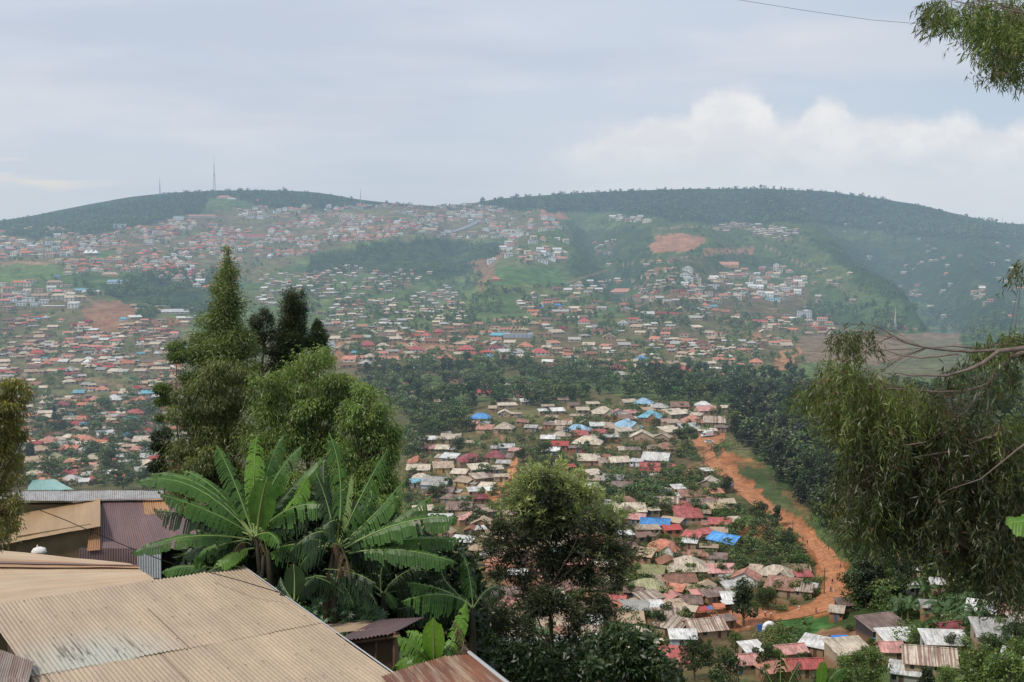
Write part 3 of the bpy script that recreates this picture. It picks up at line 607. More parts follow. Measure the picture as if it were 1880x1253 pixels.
H_=[]          # every house as a dict in photo pixels and world
def add_house(px,py,wpx,t,roof,wall,rz,dr=.72,h=None,auto=False,pt=None):
    p=hit(px,py)[0] if pt is None else pt
    if np.isnan(p[0]): return
    Y=p[1]; w=wpx*Y/F
    if not auto: w=max(w,3.0)
    big=(w>9)
    if h is None: h=2.35 if Y<700 else (2.6 if Y<1500 else 3.4)
    if wall=='white' and t=='l' and Y>900 and not auto: h=min(w*.55,10)
    d=w*dr*random.Random(int(px*3+py*5)).uniform(.9,1.3) if w>4.5 else w*1.05
    if t in 's': d=min(d,w*.7+1.2)
    if w>16: d=w*.42
    r=dict(g=d*.5*.50,f=w*.5*.48,h=min(w,d)*.5*.62,c=min(w,d)*.5*.62,s=d*.21,l=.35)[t]
    H_.append(dict(px=px,py=py,wpx=wpx,t=t,roof=roof,wall=wall,rz=math.radians(rz+(random.Random(int(px*7+py)).uniform(-24,24) if not auto and Y<1000 else 0))+math.atan2(-p[0],p[1])*.5,w=w,d=d,h=h,r=r,pos=(p[0],p[1]+d/2,p[2]),Y=Y,auto=auto))
for e in HV:
    if e[3]=='x': continue
    add_house(*e)
# automatic filling of the built-up regions: polygon, count, width range in metres, palette
PR=dict(
 red=[('salmon','cream',5),('red','tan',2),('orange','tan',3),('pink','white',2),('tan','cream',3),('beige','white',2),('grey','white',1),('white','white',.7)],
 rich=[('salmon','cream',4),('white','white',2),('grey','white',2),('beige','cream',3),('pink','tan',2),('tan','tan',2),('orange','cream',1)],
 poor=[('beige','tan',5),('tan','mud',6),('brown','mud',4),('rust','mud',3),('white','tan',1.3),('pink','tan',2),('grey','tan',2),('red','brick',1),('salmon','mud',2),('blue','tan',.12),('olive','tan',.3)],
 mix=[('beige','tan',4),('tan','mud',4),('salmon','cream',3),('red','tan',1.2),('orange','tan',1),('white','tan',1.2),('rust','mud',2),('grey','tan',2),('maroon','brick',.5),('teal','tan',.3),('brown','mud',2)],
 pale=[('white','tan',2.6),('beige','tan',4),('grey','tan',3),('tan','tan',3),('salmon','tan',1),('rust','mud',1)])
AUTO=[
([(420,425),(560,405),(700,395),(800,425),(700,440),(620,455),(560,470),(430,480)],200,(9,15),'red'),
([(120,440),(330,405),(430,420),(430,520),(340,490),(200,478),(140,465)],310,(9,15),'red'),
([(100,480),(400,480),(440,545),(380,535),(260,500),(120,505)],110,(9,15),'red'),
([(0,425),(100,420),(250,460),(140,470),(60,478),(0,480)],80,(9,16),'rich'),
([(0,440),(60,440),(70,470),(0,478)],30,(12,24),'rich'),
([(430,385),(640,378),(760,378),(880,374),(900,400),(780,430),(560,410),(440,400)],150,(10,18),'rich'),
([(800,385),(880,378),(1010,395),(1025,420),(960,435),(800,440),(790,420)],80,(10,20),'rich'),
([(940,440),(1040,440),(1045,482),(905,487),(900,485)],34,(10,17),'rich'),
([(0,525),(60,520),(140,530),(150,570),(60,575),(0,575)],80,(10,22),'rich'),
([(0,580),(120,590),(300,600),(340,620),(330,700),(0,700)],430,(6,12),'mix'),
([(0,700),(330,700),(330,780),(60,790),(0,760)],480,(6,11),'mix'),
([(40,790),(330,780),(340,880),(60,895)],300,(6,11),'mix'),
([(230,560),(350,570),(350,600),(230,600)],26,(8,14),'pale'),
([(480,510),(640,490),(820,500),(830,540),(700,560),(700,600),(640,620),(590,600),(470,560)],190,(6,10),'pale'),
([(700,540),(830,530),(860,590),(760,620),(690,600)],70,(7,11),'pale'),
([(600,600),(960,600),(1000,660),(900,675),(640,690),(600,660)],120,(8,14),'mix'),
([(960,560),(1300,520),(1460,540),(1520,590),(1440,640),(1200,640),(1000,660),(940,620)],170,(7,14),'mix'),
([(1260,500),(1460,490),(1480,520),(1460,550),(1250,560)],80,(9,15),'rich'),
([(1190,625),(1390,620),(1390,660),(1190,665)],190,(5,9),'pale'),
([(1000,640),(1200,640),(1380,660),(1360,700),(1180,700),(1000,690)],80,(7,12),'mix'),
([(1380,590),(1520,580),(1530,612),(1450,640),(1380,640)],70,(8,12),'mix'),
([(1290,415),(1360,410),(1470,425),(1450,445),(1330,430)],60,(8,14),'pale'),
([(1480,490),(1560,490),(1580,560),(1490,560)],12,(7,10),'pale'),
([(1120,400),(1190,398),(1190,412),(1125,408)],14,(10,20),'rich'),
([(1090,440),(1130,440),(1120,490),(1095,480)],14,(8,12),'pale'),
([(1180,470),(1240,480),(1240,520),(1180,520)],10,(8,12),'mix'),
([(1450,380),(1880,450),(1880,600),(1700,590),(1600,480)],40,(7,12),'pale'),
([(1800,500),(1880,490),(1880,560),(1780,560)],14,(7,12),'pale'),
([(1080,520),(1240,505),(1280,540),(960,580),(950,545)],44,(8,12),'pale'),
([(640,685),(870,680),(1000,720),(960,745),(750,750),(650,720)],20,(7,12),'mix'),
([(745,800),(960,790),(1200,860),(1240,1000),(1000,1100),(900,1000),(745,960)],10,(4,7),'poor'),
([(1010,750),(1320,745),(1330,800),(1010,830)],8,(5,8),'poor'),
([(1150,900),(1330,900),(1350,1060),(1160,1160),(1140,1000)],14,(4,8),'poor'),
([(900,1000),(1200,1000),(1250,1253),(940,1253)],40,(6,9),'poor'),
([(1160,1090),(1320,1090),(1330,1120),(1180,1180)],8,(4,7),'poor'),
([(1500,1190),(1880,1190),(1880,1253),(1380,1253)],3,(6,9),'poor'),
([(740,950),(900,940),(900,1050),(760,1060)],14,(6,9),'poor'),
]
grid={}
def clash(px,py,w,k=.62):
    g=(int(px//40),int(py//40))
    for a in (-1,0,1):
        for b in (-1,0,1):
            for (x,y,ww) in grid.get((g[0]+a,g[1]+b),()):
                if abs(x-px)<(ww+w)*.5*k and abs(y-py)<max(2.2,(ww+w)*.5*.33): return True
    return False
def put(px,py,w): grid.setdefault((int(px//40),int(py//40)),[]).append((px,py,w))
for h in H_: put(h['px'],h['py'],h['wpx'])
NOGO=[RL+RR[::-1],[(1318,822),(1400,850),(1570,1050),(1570,1110),(1500,1135),(1420,1146),(1500,1108),(1510,1060),(1420,960)],[(903,488),(990,486),(1036,500),(1040,522),(960,527),(893,524)],[(1265,1122),(1300,1112),(1420,1118),(1425,1140),(1350,1158),(1268,1152)],
 [(1188,452),(1245,428),(1296,436),(1270,460),(1200,469)],[(931,836),(951,838),(950,872),(938,890),(905,915),(888,912),(915,890),(930,872)],[(1460,618),(1765,612),(1770,640),(1640,668),(1470,668)],[(0,485),(100,480),(120,505),(0,522)],[(1425,1141),(1528,1134),(1528,1150),(1430,1172)],[(1360,678),(1490,672),(1500,697),(1370,697)],[(150,560),(220,548),(260,575),(210,612),(160,605)]]
def cand(poly,n,rng):
    a=np.array(poly,float); x0,y0=a.min(0); x1,y1=a.max(0)
    x=rng.uniform(x0,x1,n*6); y=rng.uniform(y0,y1,n*6); ok=inpoly(x,y,poly)
    for g in NOGO: ok&=~inpoly(x,y,g)
    return x[ok],y[ok]
rg=np.random.default_rng(5); rr=random.Random(5)
for poly,n,(w0,w1),pal in AUTO:
    x,y=cand(poly,int(n*4),rg); pts=hit(x,y); k=0; P_=PR[pal]; py_noise=fbm(x/34+50,y/13+50,123,3)*(1 if pal!='poor' else 0)+(0 if pal!='poor' else .3)
    for i in range(len(x)):
        if k>=n: break
        p=pts[i]
        if np.isnan(p[0]) or p[1]<190: continue
        w=rr.uniform(w0,w1); wp=w*F/p[1]
        if clash(x[i],y[i],wp,(.62 if pal=='mix' and x[i]<360 else .8) if w0>4 else .6): continue
        if py_noise[i]<rr.uniform(-.08,.12): continue
        q=rr.choices(P_,[a[2] for a in P_])[0]
        t=rr.choice('hhhhgc' if pal in('red',) else ('hhgll' if pal=='rich' else 'gssslhsf'))
        if q[0]=='white' and t=='h': t='s'
        put(x[i],y[i],wp); k+=1
        add_house(float(x[i]),float(y[i]),wp,t,q[0],q[1],rr.uniform(-28,28),rr.uniform(.55,.85),None if pal!='rich' else rr.choice([3.2,5.6,6]),True,p)
# ---------------------------------------------------------------- split: the largest are things, the rest one mass
vis=[h for h in H_ if -15<h['px']<1895 and h['py']<1275]
hand=[h for h in vis if not h['auto']]; au=sorted([h for h in vis if h['auto']],key=lambda h:-h['wpx']*(1 if h['py']>900 else 1))
hand.sort(key=lambda h:-h['wpx']); 
IND=hand[:]; IND+=au[:max(0,298-len(IND))]; ids=set(map(id,IND)); REST=[h for h in vis if id(h) not in ids]
# drop houses that stand behind the near trees
def hidden(h):
    x,y=h['px'],h['py']
    return (inpoly(np.array([x]),np.array([y]),[(320,640),(440,480),(560,600),(640,640),(730,760),(735,930),(640,1010),(300,1010),(300,780)])[0] or (x<740 and y>930) or (y>1150 and x<860))
IND=[h for h in IND if not hidden(h)]
LM=[('the crop field',1475,1150),('the bare red bank',1450,920),('the central dark tree',1010,1100),('the beige two-storey gable',1304,890),('the blue tarpaulin shelter',1541,1182),('the east edge white roofs',1840,1130),('the dark double cypress',535,600),('the west weeping tree',30,840),('the ploughed plain',1600,640),('the pale road patch',855,700),('the bright blue hipped roof',882,765),('the twin maroon roofs',886,848),('the parked white truck',1298,799),('the long red gabled roof',1210,868),('the bright blue gable',1205,968),('the blue roadside gable',1337,1000),('the orange cross gable',1221,1010),('the big beige hipped roof',1266,1050),('the red dirt plaza',1320,1130),('the olive green roof',1192,1090),('the white arch',1412,1150),('the road bend',1545,1080),('the long dark shed',1628,1165),('the striped white roofs',1718,1230),('the golden hall',951,615),('the far red roofs',1393,590),('the far market',1330,642),('the orange quarry',1245,450),('the bright green far field',965,505),('the red-roofed long block',465,436),('the white tent',168,464),('the white apartment towers',75,556),('the pale blue cross gable',1153,788),('the teal cross gable',1197,770),('the ochre house',843,940),('the orange footpath',942,860),('the valley school blocks',322,570),('the small valley blue roof',230,806),('the olive hipped cottage',95,846),('the telecom mast',1643,590)]
ORD=['','second ','third ','fourth ','fifth ','sixth ','seventh ','eighth ','ninth ','tenth ','eleventh ','twelfth ','thirteenth ','fourteenth ','fifteenth ','sixteenth ','seventeenth ','eighteenth ','nineteenth ','twentieth ','twenty-first ','twenty-second ','twenty-third ','twenty-fourth ','twenty-fifth ','twenty-sixth ','twenty-seventh ','twenty-eighth ','twenty-ninth ','thirtieth ']
def relate(px,py):
    b=min(LM,key=lambda l:math.hypot((l[1]-px),(l[2]-py)*1.6)); dx,dy=px-b[1],(py-b[2])*1.6
    if math.hypot(dx,dy)<13: return 'at',b[0],0
    d=('right of' if dx>0 else 'left of') if abs(dx)>abs(dy) else ('below' if dy>0 else 'above')
    return d,b[0],math.hypot(dx,dy)
def unique_labels(items,desc):
    """items: dicts with px,py; desc(h)->words; gives each its own label by what it looks like and how near it stands to a landmark"""
    G={}
    for h in items:
        d,l,dist=relate(h['px'],h['py']); G.setdefault((desc(h),d,l),[]).append((dist,h))
    for (ds,d,l),v in G.items():
        v.sort(key=lambda t:t[0])
        for k,(dist,h) in enumerate(v):
            pre=(ORD[min(k,len(ORD)-1)]+'nearest ') if len(v)>1 and k else ('nearest ' if len(v)>1 else '')
            h['label']=f"{ds}, {pre}{d} {l}" if k<len(ORD) else f"{ds}, farther {d} {l}"
            if len(h['label'].replace('-',' ').split())>16: h['label']=h['label'].replace('beige and rust striped','striped').replace('bright yellow-green full-crowned','bright green')
WW=dict(tan='tan',mud='mud',cream='cream',white='white',ochre='ochre',brick='brick',grey='grey',dark='dark',bluegrey='blue-grey')
unique_labels(IND,lambda h:f"{WW[h['wall']]} house with {ROOFWORD[h['roof']]} {TYPEWORD[h['t']].replace('flat sheet','flat')}")
for h in IND:
    z=min(float(H(h['pos'][0]+a,h['pos'][1]+b)) for a in (-h['w']*.3,h['w']*.3) for b in (-h['d']*.4,0)); zc=float(H(h['pos'][0],h['pos'][1]-h['d']/2))
    root=empty('house',(h['pos'][0],h['pos'][1],zc),h['rz'],h['label'],'house','houses on the valley slopes')
    det=h['Y']<720
    for nm,mb,mt in house_meshes(h['w'],h['d'],h['h'],h['t'],h['r'],h['roof'],h['wall'],det): mb.build(nm,mt,root)
    rx=random.Random(int(h['px']*13+h['py']))
    if h['Y']<600 and h['w']>5 and h['py']<1170 and rx.random()<.42:   # a lower lean-to built against one side
        sd=rx.choice((-1,1)); aw=h['w']*rx.uniform(.3,.55); ad=h['d']*rx.uniform(.6,.95); x0=sd*(h['w']/2+aw/2+.02); ah=h['h']-.45; fr=rx.uniform(-.2,.3)*h['d']
        m=MB(); m.box(x0-aw/2,x0+aw/2,fr-ad/2,fr+ad/2,-3,ah); m.build('annex_wall',WM[rx.choice(['mud','tan',h['wall']])],root)
        m=MB(); o=.3; q=[(x0-aw/2-o*(sd<0),fr-ad/2-o,ah),(x0+aw/2+o*(sd>0),fr-ad/2-o,ah),(x0+aw/2+o*(sd>0),fr+ad/2+o,ah+ad*.16),(x0-aw/2-o*(sd<0),fr+ad/2+o,ah+ad*.16)]; m.slab(q,.1); m.build('annex_roof',RM[rx.choice(['tan','rust','brown','beige','white','striped','grey',h['roof']])],root)
    if h['Y']>=720 and h['wpx']>13:
        n=min(6,max(2,int(h['w']/3.0)))
        for z0 in np.arange(1.0,max(1.1,h['h']-1.4),3.0):
            for i in range(n):
                x=-h['w']/2+(i+.5)*h['w']/n; m=MB(); m.box(x-.6,x+.6,-h['d']/2-.06,-h['d']/2+.02,z0,z0+1.3); m.build('window',GLASS,root)
# the rest: one object
Vs=[];F4=[];F3=[];Cs=[];nb=0
for h in REST:
    ca,sa=math.cos(h['rz']),math.sin(h['rz']); w,d,hh=h['w'],h['d'],h['h']; R,G=roof_pts(h['t'],w,d,hh,h['r'])
    rc=np.array(ROOFC[h['roof']])*rr.uniform(.75,1.15); wc=np.array(WALLC[h['wall']])*rr.uniform(.75,1.1)
    a,b=w/2,d/2; faces=[(q,rc) for q in R]+[(g,wc) for g in G]
    faces+=[([(-a,-b,-4),(a,-b,-4),(a,-b,hh),(-a,-b,hh)],wc),([(a,-b,-4),(a,b,-4),(a,b,hh),(a,-b,hh)],wc),([(-a,b,-4),(-a,-b,-4),(-a,-b,hh),(-a,b,hh)],wc),([(a,b,-4),(-a,b,-4),(-a,b,hh),(a,b,hh)],wc)]
    if h['wpx']>7:
        n=2 if w<12 else 3
        for i in range(n):
            x=-a+(i+.5)*w/n
            for z0 in ([1.0] if hh<4.5 else [.9,3.6]): faces.append(([(x-.7,-b-.08,z0),(x+.7,-b-.08,z0),(x+.7,-b-.08,z0+1.3),(x-.7,-b-.08,z0+1.3)],np.array((.05,.05,.055))))
    p=h['pos']; z=float(H(p[0],p[1]-b))
    for q,c in faces:
        for (x,y,zz) in q: Vs.append((p[0]+x*ca-y*sa,p[1]+x*sa+y*ca,z+zz)); Cs.append(c)
        if len(q)==4: F4.append(range(nb,nb+4))
        else: F3.append(range(nb,nb+3))
        nb+=len(q)
HMAT=attr_mat('distant_house_paint',.8,.2,.35)
o=obj('distant_houses',mesh_np('distant_houses',np.array(Vs),[np.array([list(f) for f in F4]),np.array([list(f) for f in F3])],np.array(Cs),[HMAT]))
tag(o,'hundreds of tiny far houses spread over the valley and hills','houses','distant hillside suburbs',kind='stuff')
def comp_wall(line,label,h=1.7,mt='tan'):
    q=np.array(line,float); pts=[]
    for (a,b) in zip(q[:-1],q[1:]):
        for t in np.linspace(0,1,8)[:-1]: pts.append(a*(1-t)+b*t)
    pts.append(q[-1]); w=hit([p[0] for p in pts],[p[1] for p in pts]); w=w[~np.isnan(w[:,0])]; o=w[0].copy(); m=MB()
    for a,b in zip(w[:-1],w[1:]):
        d=unit2(b-a); n=np.array([-d[1],d[0],0])*.12; A=a-o; B=b-o
        for (p,r) in ((A-n,B-n),(B+n,A+n)): m.face([p-(0,0,1),r-(0,0,1),r+(0,0,h),p+(0,0,h)])
        m.face([A-n+(0,0,h),B-n+(0,0,h),B+n+(0,0,h),A+n+(0,0,h)])
    tag(m.build('compound_wall',WM[mt],None,False,tuple(o)),label,'wall','compound walls in the village')
def unit2(v): v=np.array([v[0],v[1],0.]); return v/(np.linalg.norm(v)+1e-9)
for a in (([(820,875),(832,890),(834,905)],'short tan wall curving beside the ochre gable house',1.9,'tan'),([(1100,766),(1130,772),(1170,775)],'brick garden wall under the cream cross gabled house',1.5,'brick'),([(1146,992),(1200,998),(1212,985)],'tan yard wall below the bright blue gable',2,'tan'),([(1258,938),(1290,955),(1310,962)],'pale long wall running down beside the red roofs',1.8,'grey'),
 ([(1186,1032),(1240,1034)],'brick terrace wall under the orange cross gable',1.6,'brick'),([(1366,1098),(1420,1106),(1450,1114)],'hedge-side wall below the rusty lean-to row',1.3,'mud'),([(1170,812),(1215,815),(1240,808)],'dark terrace wall below the tan gables',1.4,'mud'),([(745,905),(770,908),(795,906)],'low wall before the grey gabled house',1.4,'tan'),([(840,950),(868,948),(872,935)],'tan wall behind the ochre house',1.8,'tan'),([(1440,1046),(1485,1046),(1490,1060)],'yard wall beside the inner bend of the road',1.8,'tan'),([(1000,842),(1060,845)],'pale wall on the garden slope',1.4,'tan')): comp_wall(*a)
print('houses',len(IND),len(REST))
# ---------------------------------------------------------------- foliage generators
def leaf_quads(Cn,dirv,side,L,Wd,fold=0.0):
    """diamond leaves: centre start Cn (n,3), unit direction, unit side, length, width"""
    n=len(Cn); L=np.asarray(L).reshape(-1,1)*np.ones((n,1)); Wd=np.asarray(Wd).reshape(-1,1)*np.ones((n,1))
    a=Cn; b=Cn+dirv*L*.45+side*Wd*.5; c=Cn+dirv*L; d=Cn+dirv*L*.45-side*Wd*.5
    return np.stack([a,b,c,d],1).reshape(-1,3)
def unit(v): return v/(np.linalg.norm(v,axis=-1,keepdims=True)+1e-9)
def blob_leaves(rng,clumps,n,L,Wd,c_dark,c_light,droop=.3,shell=.55,vary=.25,lightz=1.0,sprig=0):
    """clumps: (m,6) centre and radii; leaves fill mainly the outer shell of each clump"""
    cl=np.asarray(clumps,float); wgt=(cl[:,3]*cl[:,5])**1.0+1e-6; k=rng.choice(len(cl),n,p=wgt/wgt.sum())
    d=unit(rng.normal(size=(n,3))); r=(shell+(1-shell)*rng.random(n))**(1/1.6); r*=1+.10*rng.normal(size=n)
    p=cl[k,:3]+d*r[:,None]*cl[k,3:]
    out=unit(d*np.array([1,1,.7])+rng.normal(size=(n,3))*.7); out[:,2]-=droop; out=unit(out)
    side=unit(np.cross(out,rng.normal(size=(n,3))))
    V=leaf_quads(p,out,side,L*rng.uniform(.6,1.35,n),Wd*rng.uniform(.7,1.3,n))
    t=np.clip(.5+.42*d[:,2]*r*lightz+rng.normal(size=n)*.12,0,1)  # clump tops lighter, undersides darker: light put into the leaf colour
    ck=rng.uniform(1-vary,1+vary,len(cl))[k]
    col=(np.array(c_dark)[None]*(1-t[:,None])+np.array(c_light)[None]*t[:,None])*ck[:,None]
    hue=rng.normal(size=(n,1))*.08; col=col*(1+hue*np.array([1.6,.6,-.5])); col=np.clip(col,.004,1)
    return V,np.repeat(col,4,0)
def quads(n,base=0): return (np.arange(n*4).reshape(n,4)+base)
def crown_clumps(rng,kind,h=1.0,detail=1):
    """unit-height tree: clumps relative to base"""
    L=[]
    if kind=='round':
        for _ in range(int(16*detail)):
            a=rng.uniform(0,2*PI); z=rng.uniform(.35,.92); rad=.36*math.sin(PI*min(.97,max(.08,(z-.22)/.78)))*rng.uniform(.4,1)
            s=rng.uniform(.09,.17); L.append((rad*math.cos(a),rad*math.sin(a),z,s,s,s*.8))
    elif kind in('tall','dark'):   # eucalypt
        for _ in range(int(18*detail)):
            a=rng.uniform(0,2*PI); z=rng.uniform(.25,.97); rad=.19*(1.15-z)*1.3*rng.uniform(.2,1)+.01
            s=rng.uniform(.06,.11); L.append((rad*math.cos(a),rad*math.sin(a),z,s,s,s*1.2))
    elif kind=='bush':
        for _ in range(int(11*detail)):
            a=rng.uniform(0,2*PI); rad=rng.uniform(0,.55); z=rng.uniform(.2,.7)*(1-rad*.5); s=rng.uniform(.18,.32); L.append((rad*math.cos(a),rad*math.sin(a),z,s,s,s*.8))
    elif kind=='lit':
        for _ in range(int(20*detail)):
            a=rng.uniform(0,2*PI); z=rng.uniform(.25,.95); rad=.36*math.sin(PI*min(.97,max(.08,(z-.12)/.88)))*rng.uniform(.3,1); s=rng.uniform(.09,.18); L.append((rad*math.cos(a),rad*math.sin(a),z,s,s,s))
    elif kind=='loose':
        for _ in range(int(14*detail)):
            a=rng.uniform(0,2*PI); z=rng.uniform(.4,.97); rad=.42*rng.uniform(.2,1)*(1-.5*abs(z-.65)); s=rng.uniform(.06,.13); L.append((rad*math.cos(a),rad*math.sin(a),z,s,s,s*.6))
    return np.array(L)
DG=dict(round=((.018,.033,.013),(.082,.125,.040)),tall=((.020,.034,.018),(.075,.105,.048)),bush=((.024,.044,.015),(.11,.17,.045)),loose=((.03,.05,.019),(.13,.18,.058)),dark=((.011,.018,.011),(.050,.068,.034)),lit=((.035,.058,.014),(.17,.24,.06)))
TW=foliage_mat('leaf',tint=(1,1,1)); BARK=simple('bark',(.12,.085,.06),.9,scale=4); BARKL=simple('bark_pale',(.30,.24,.19),.85,scale=6)
def proto(kind,seed,n,L,Wd):
    rng=np.random.default_rng(seed); cl=crown_clumps(rng,kind); dk,lt=DG[kind]
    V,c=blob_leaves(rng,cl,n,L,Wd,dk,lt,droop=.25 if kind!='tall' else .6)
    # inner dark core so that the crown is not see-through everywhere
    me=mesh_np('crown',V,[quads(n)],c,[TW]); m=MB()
    top=.8; m.tube([(0,0,-.08),(.01,0,.3),(0,.01,top)],[.028,.02,.006],6)
    for k in range(min(6,len(cl))):
        q=cl[k]; m.tube([(0,0,max(.15,q[2]-.28)),(q[0]*.5,q[1]*.5,q[2]-.1),(q[0],q[1],q[2])],[.012,.008,.003],4)
    return me,m.mesh('trunk',BARK)
PROT={}
for kind,cnt in (('round',4),('tall',4),('bush',3),('loose',3),('lit',3),('dark',4)):
    PROT[kind]=[proto(kind,100+i*7+len(kind),2600 if kind!='bush' else 1500,.05 if kind!='bush' else .085,.030 if kind!='bush' else .05) for i in range(cnt)]
# small banana clump used across the village
def blade(B,M,T,Wd,rng,tear=.3,n=16,droop=.35,face=None):
    """one banana leaf along a bent midrib: returns MB with blade(0) and midrib(1)"""
    B,M,T=(np.array(q,float) for q in (B,M,T)); ctl=2*M-.5*(B+T); mb=MB()
    n=int(n*1.5); jit=rng.normal(size=(2,n+2))
    pt=lambda t:(1-t)**2*B+2*t*(1-t)*ctl+t*t*T
    view=unit(np.array([0,-1,.55])) if face is None else unit(np.array(face,float))
    ts=np.linspace(.14,1,n+1)
    for s in (-1,1):
        for i in range(n):
            if rng.random()<tear*.10: continue
            t0,t1=ts[i],ts[i+1]; dr=droop*(1+.9*rng.random()*tear*2); gap=tear*rng.uniform(.05,.5)
            rows=[]
            for t,sg in ((t0,0),(t1-(t1-t0)*gap*.9,1)):
                p=pt(t if sg==0 else t1); tan=unit(pt(min(1,t+.02))-pt(max(0,t-.02))); sd=unit(np.cross(tan,view))*s
                if abs(tan[2])<.85:
                    sd=unit(sd*.8+unit(np.cross(tan,np.array([0,0,1.])))*s*.5*np.sign(np.dot(unit(np.cross(tan,np.array([0,0,1.]))),unit(np.cross(tan,view)))+1e-6))
                tt=(t-.14)/.86; wd=Wd*(math.sin(PI*min(1,max(.0,tt*.90+.08)))**.55)*(1.0 if tt<.97 else .35)
                if tt>.8: wd*=max(.12,1-((tt-.8)/.2)**2)
                r=[p]
                for f in (.5,1.0):
                    q=pt(t)+sd*wd*f*.5+tan*wd*.22*f+np.array([0,0,-1])*dr*wd*.5*f*f+ (np.array([0,0,1])*.05*Wd if f==.5 else 0)+np.array([0,0,1])*Wd*f*(.035+.05*tear)*jit[0 if s<0 else 1,i+sg*(tear<.15)]
                    r.append(q)
                rows.append(r)
            a,b=rows
            for k in (0,1): mb.face([a[k],a[k+1],b[k+1],b[k]] if s>0 else [b[k],b[k+1],a[k+1],a[k]],0)
    mb.tube([pt(t) for t in np.linspace(0,1,9)],[Wd*.055*(1-.8*t) for t in np.linspace(0,1,9)],5,1)
    return mb
def ban_mat(name,dk,lt,haze=False):
    m=Mat(name,haze); f=m.noise(1.3,4); f2=m.noise(14,3,None,.6,(1,1,1))
    c=m.mix(m.ramp(f,[(.35,0.),(.65,1.)]),dk,lt); c=m.mix(1.0,c,m.ramp(f2,[(.3,.8),(.7,1.15)]),'MULTIPLY')
    b=m.bsdf(c,.42,spec=.4); t=m.n('BsdfTranslucent'); m.l(m.mix(1.0,c,(1.5,1.6,.5),'MULTIPLY'),t.inputs[0]); x=m.n('MixShader'); x.inputs[0].default_value=.28; m.l(b,x.inputs[1]); m.l(t.outputs[0],x.inputs[2])
    return m.finish(x.outputs[0])
BAN=ban_mat('banana_leaf',(.038,.095,.018),(.08,.175,.032)); BANL=ban_mat('banana_leaf_light',(.11,.23,.03),(.17,.32,.045)); BAND=ban_mat('banana_leaf_shaded',(.014,.036,.011),(.032,.07,.02)); RIB=simple('banana_midrib',(.22,.30,.10),.5,False); DEADL=simple('dry_leaf',(.085,.052,.028),.8,False); STEM=simple('pseudostem',(.032,.028,.015),.7,False,.35,6); YEL=simple('yellow_leaf',(.62,.30,.03),.6,False)  # BAND: copy for shaded leaves, the shade put into its colour
BANF=ban_mat('banana_leaf_far',(.05,.095,.03),(.09,.16,.05),True)
def ban_proto(seed):
    rng=np.random.default_rng(seed); r2=random.Random(seed); m=MB()
    for k in range(11):
        a=k*2.4+r2.uniform(-.3,.3); ln=r2.uniform(.45,.62); up=r2.uniform(.1,.55)
        B=(0,0,.42); T=(ln*math.cos(a)*1.0,ln*math.sin(a),.42+up-.18); M=(ln*.5*math.cos(a),ln*.5*math.sin(a),.42+up*.75+.05)
        q=blade(B,M,T,.17,rng,.4,7,.4,(0,0,1)); b=len(m.V); m.V+=q.V; m.Fs+=[tuple(i+b for i in f) for f in q.Fs]; m.M+=q.M
    s=MB(); s.tube([(0,0,-.1),(0,0,.45)],[.045,.03],7)
    return m.mesh('fronds',[BANF,BANF]),s.mesh('stem',simple('banana_stem_far',(.16,.14,.07)))
PROT['banana']=[ban_proto(3),ban_proto(8)]
# ---------------------------------------------------------------- tree placement: list of (px, py base, height m, kind, shade)
T_=[]
def add_tree(px,py,h,kind,p=None,shade=None,hand=False,light=False):
    if p is None: p=hit(px,py)[0]
    if np.isnan(p[0]): return
    T_.append(dict(px=px,py=py,h=h,kind=kind,p=p,Y=p[1],hp=h*F/p[1],hand=hand,light=light))
HB=[(h['px']-h['wpx']*.5,h['px']+h['wpx']*.5,h['py']-(h['h']+h['r'])*F/h['Y']*.95,h['py']-1) for h in IND]
HB+=[(1392,1432,1125,1160),(1284,1313,782,806),(1290,1316,806,818),(1520,1562,1165,1186),(1598,1628,1165,1182)]*1; HBa=np.array(HB)
def covers(px,py,hp,wp):
    """would this tree hide most of a single house that stands behind it"""
    x0,x1,y0,y1=px-wp*.4,px+wp*.4,py-hp,py
    ov=np.clip(np.minimum(HBa[:,1],x1)-np.maximum(HBa[:,0],x0),0,None)*np.clip(np.minimum(HBa[:,3],y1)-np.maximum(HBa[:,2],y0),0,None)
    ar=(HBa[:,1]-HBa[:,0])*(HBa[:,3]-HBa[:,2]); return (ov/ar).max()>.52
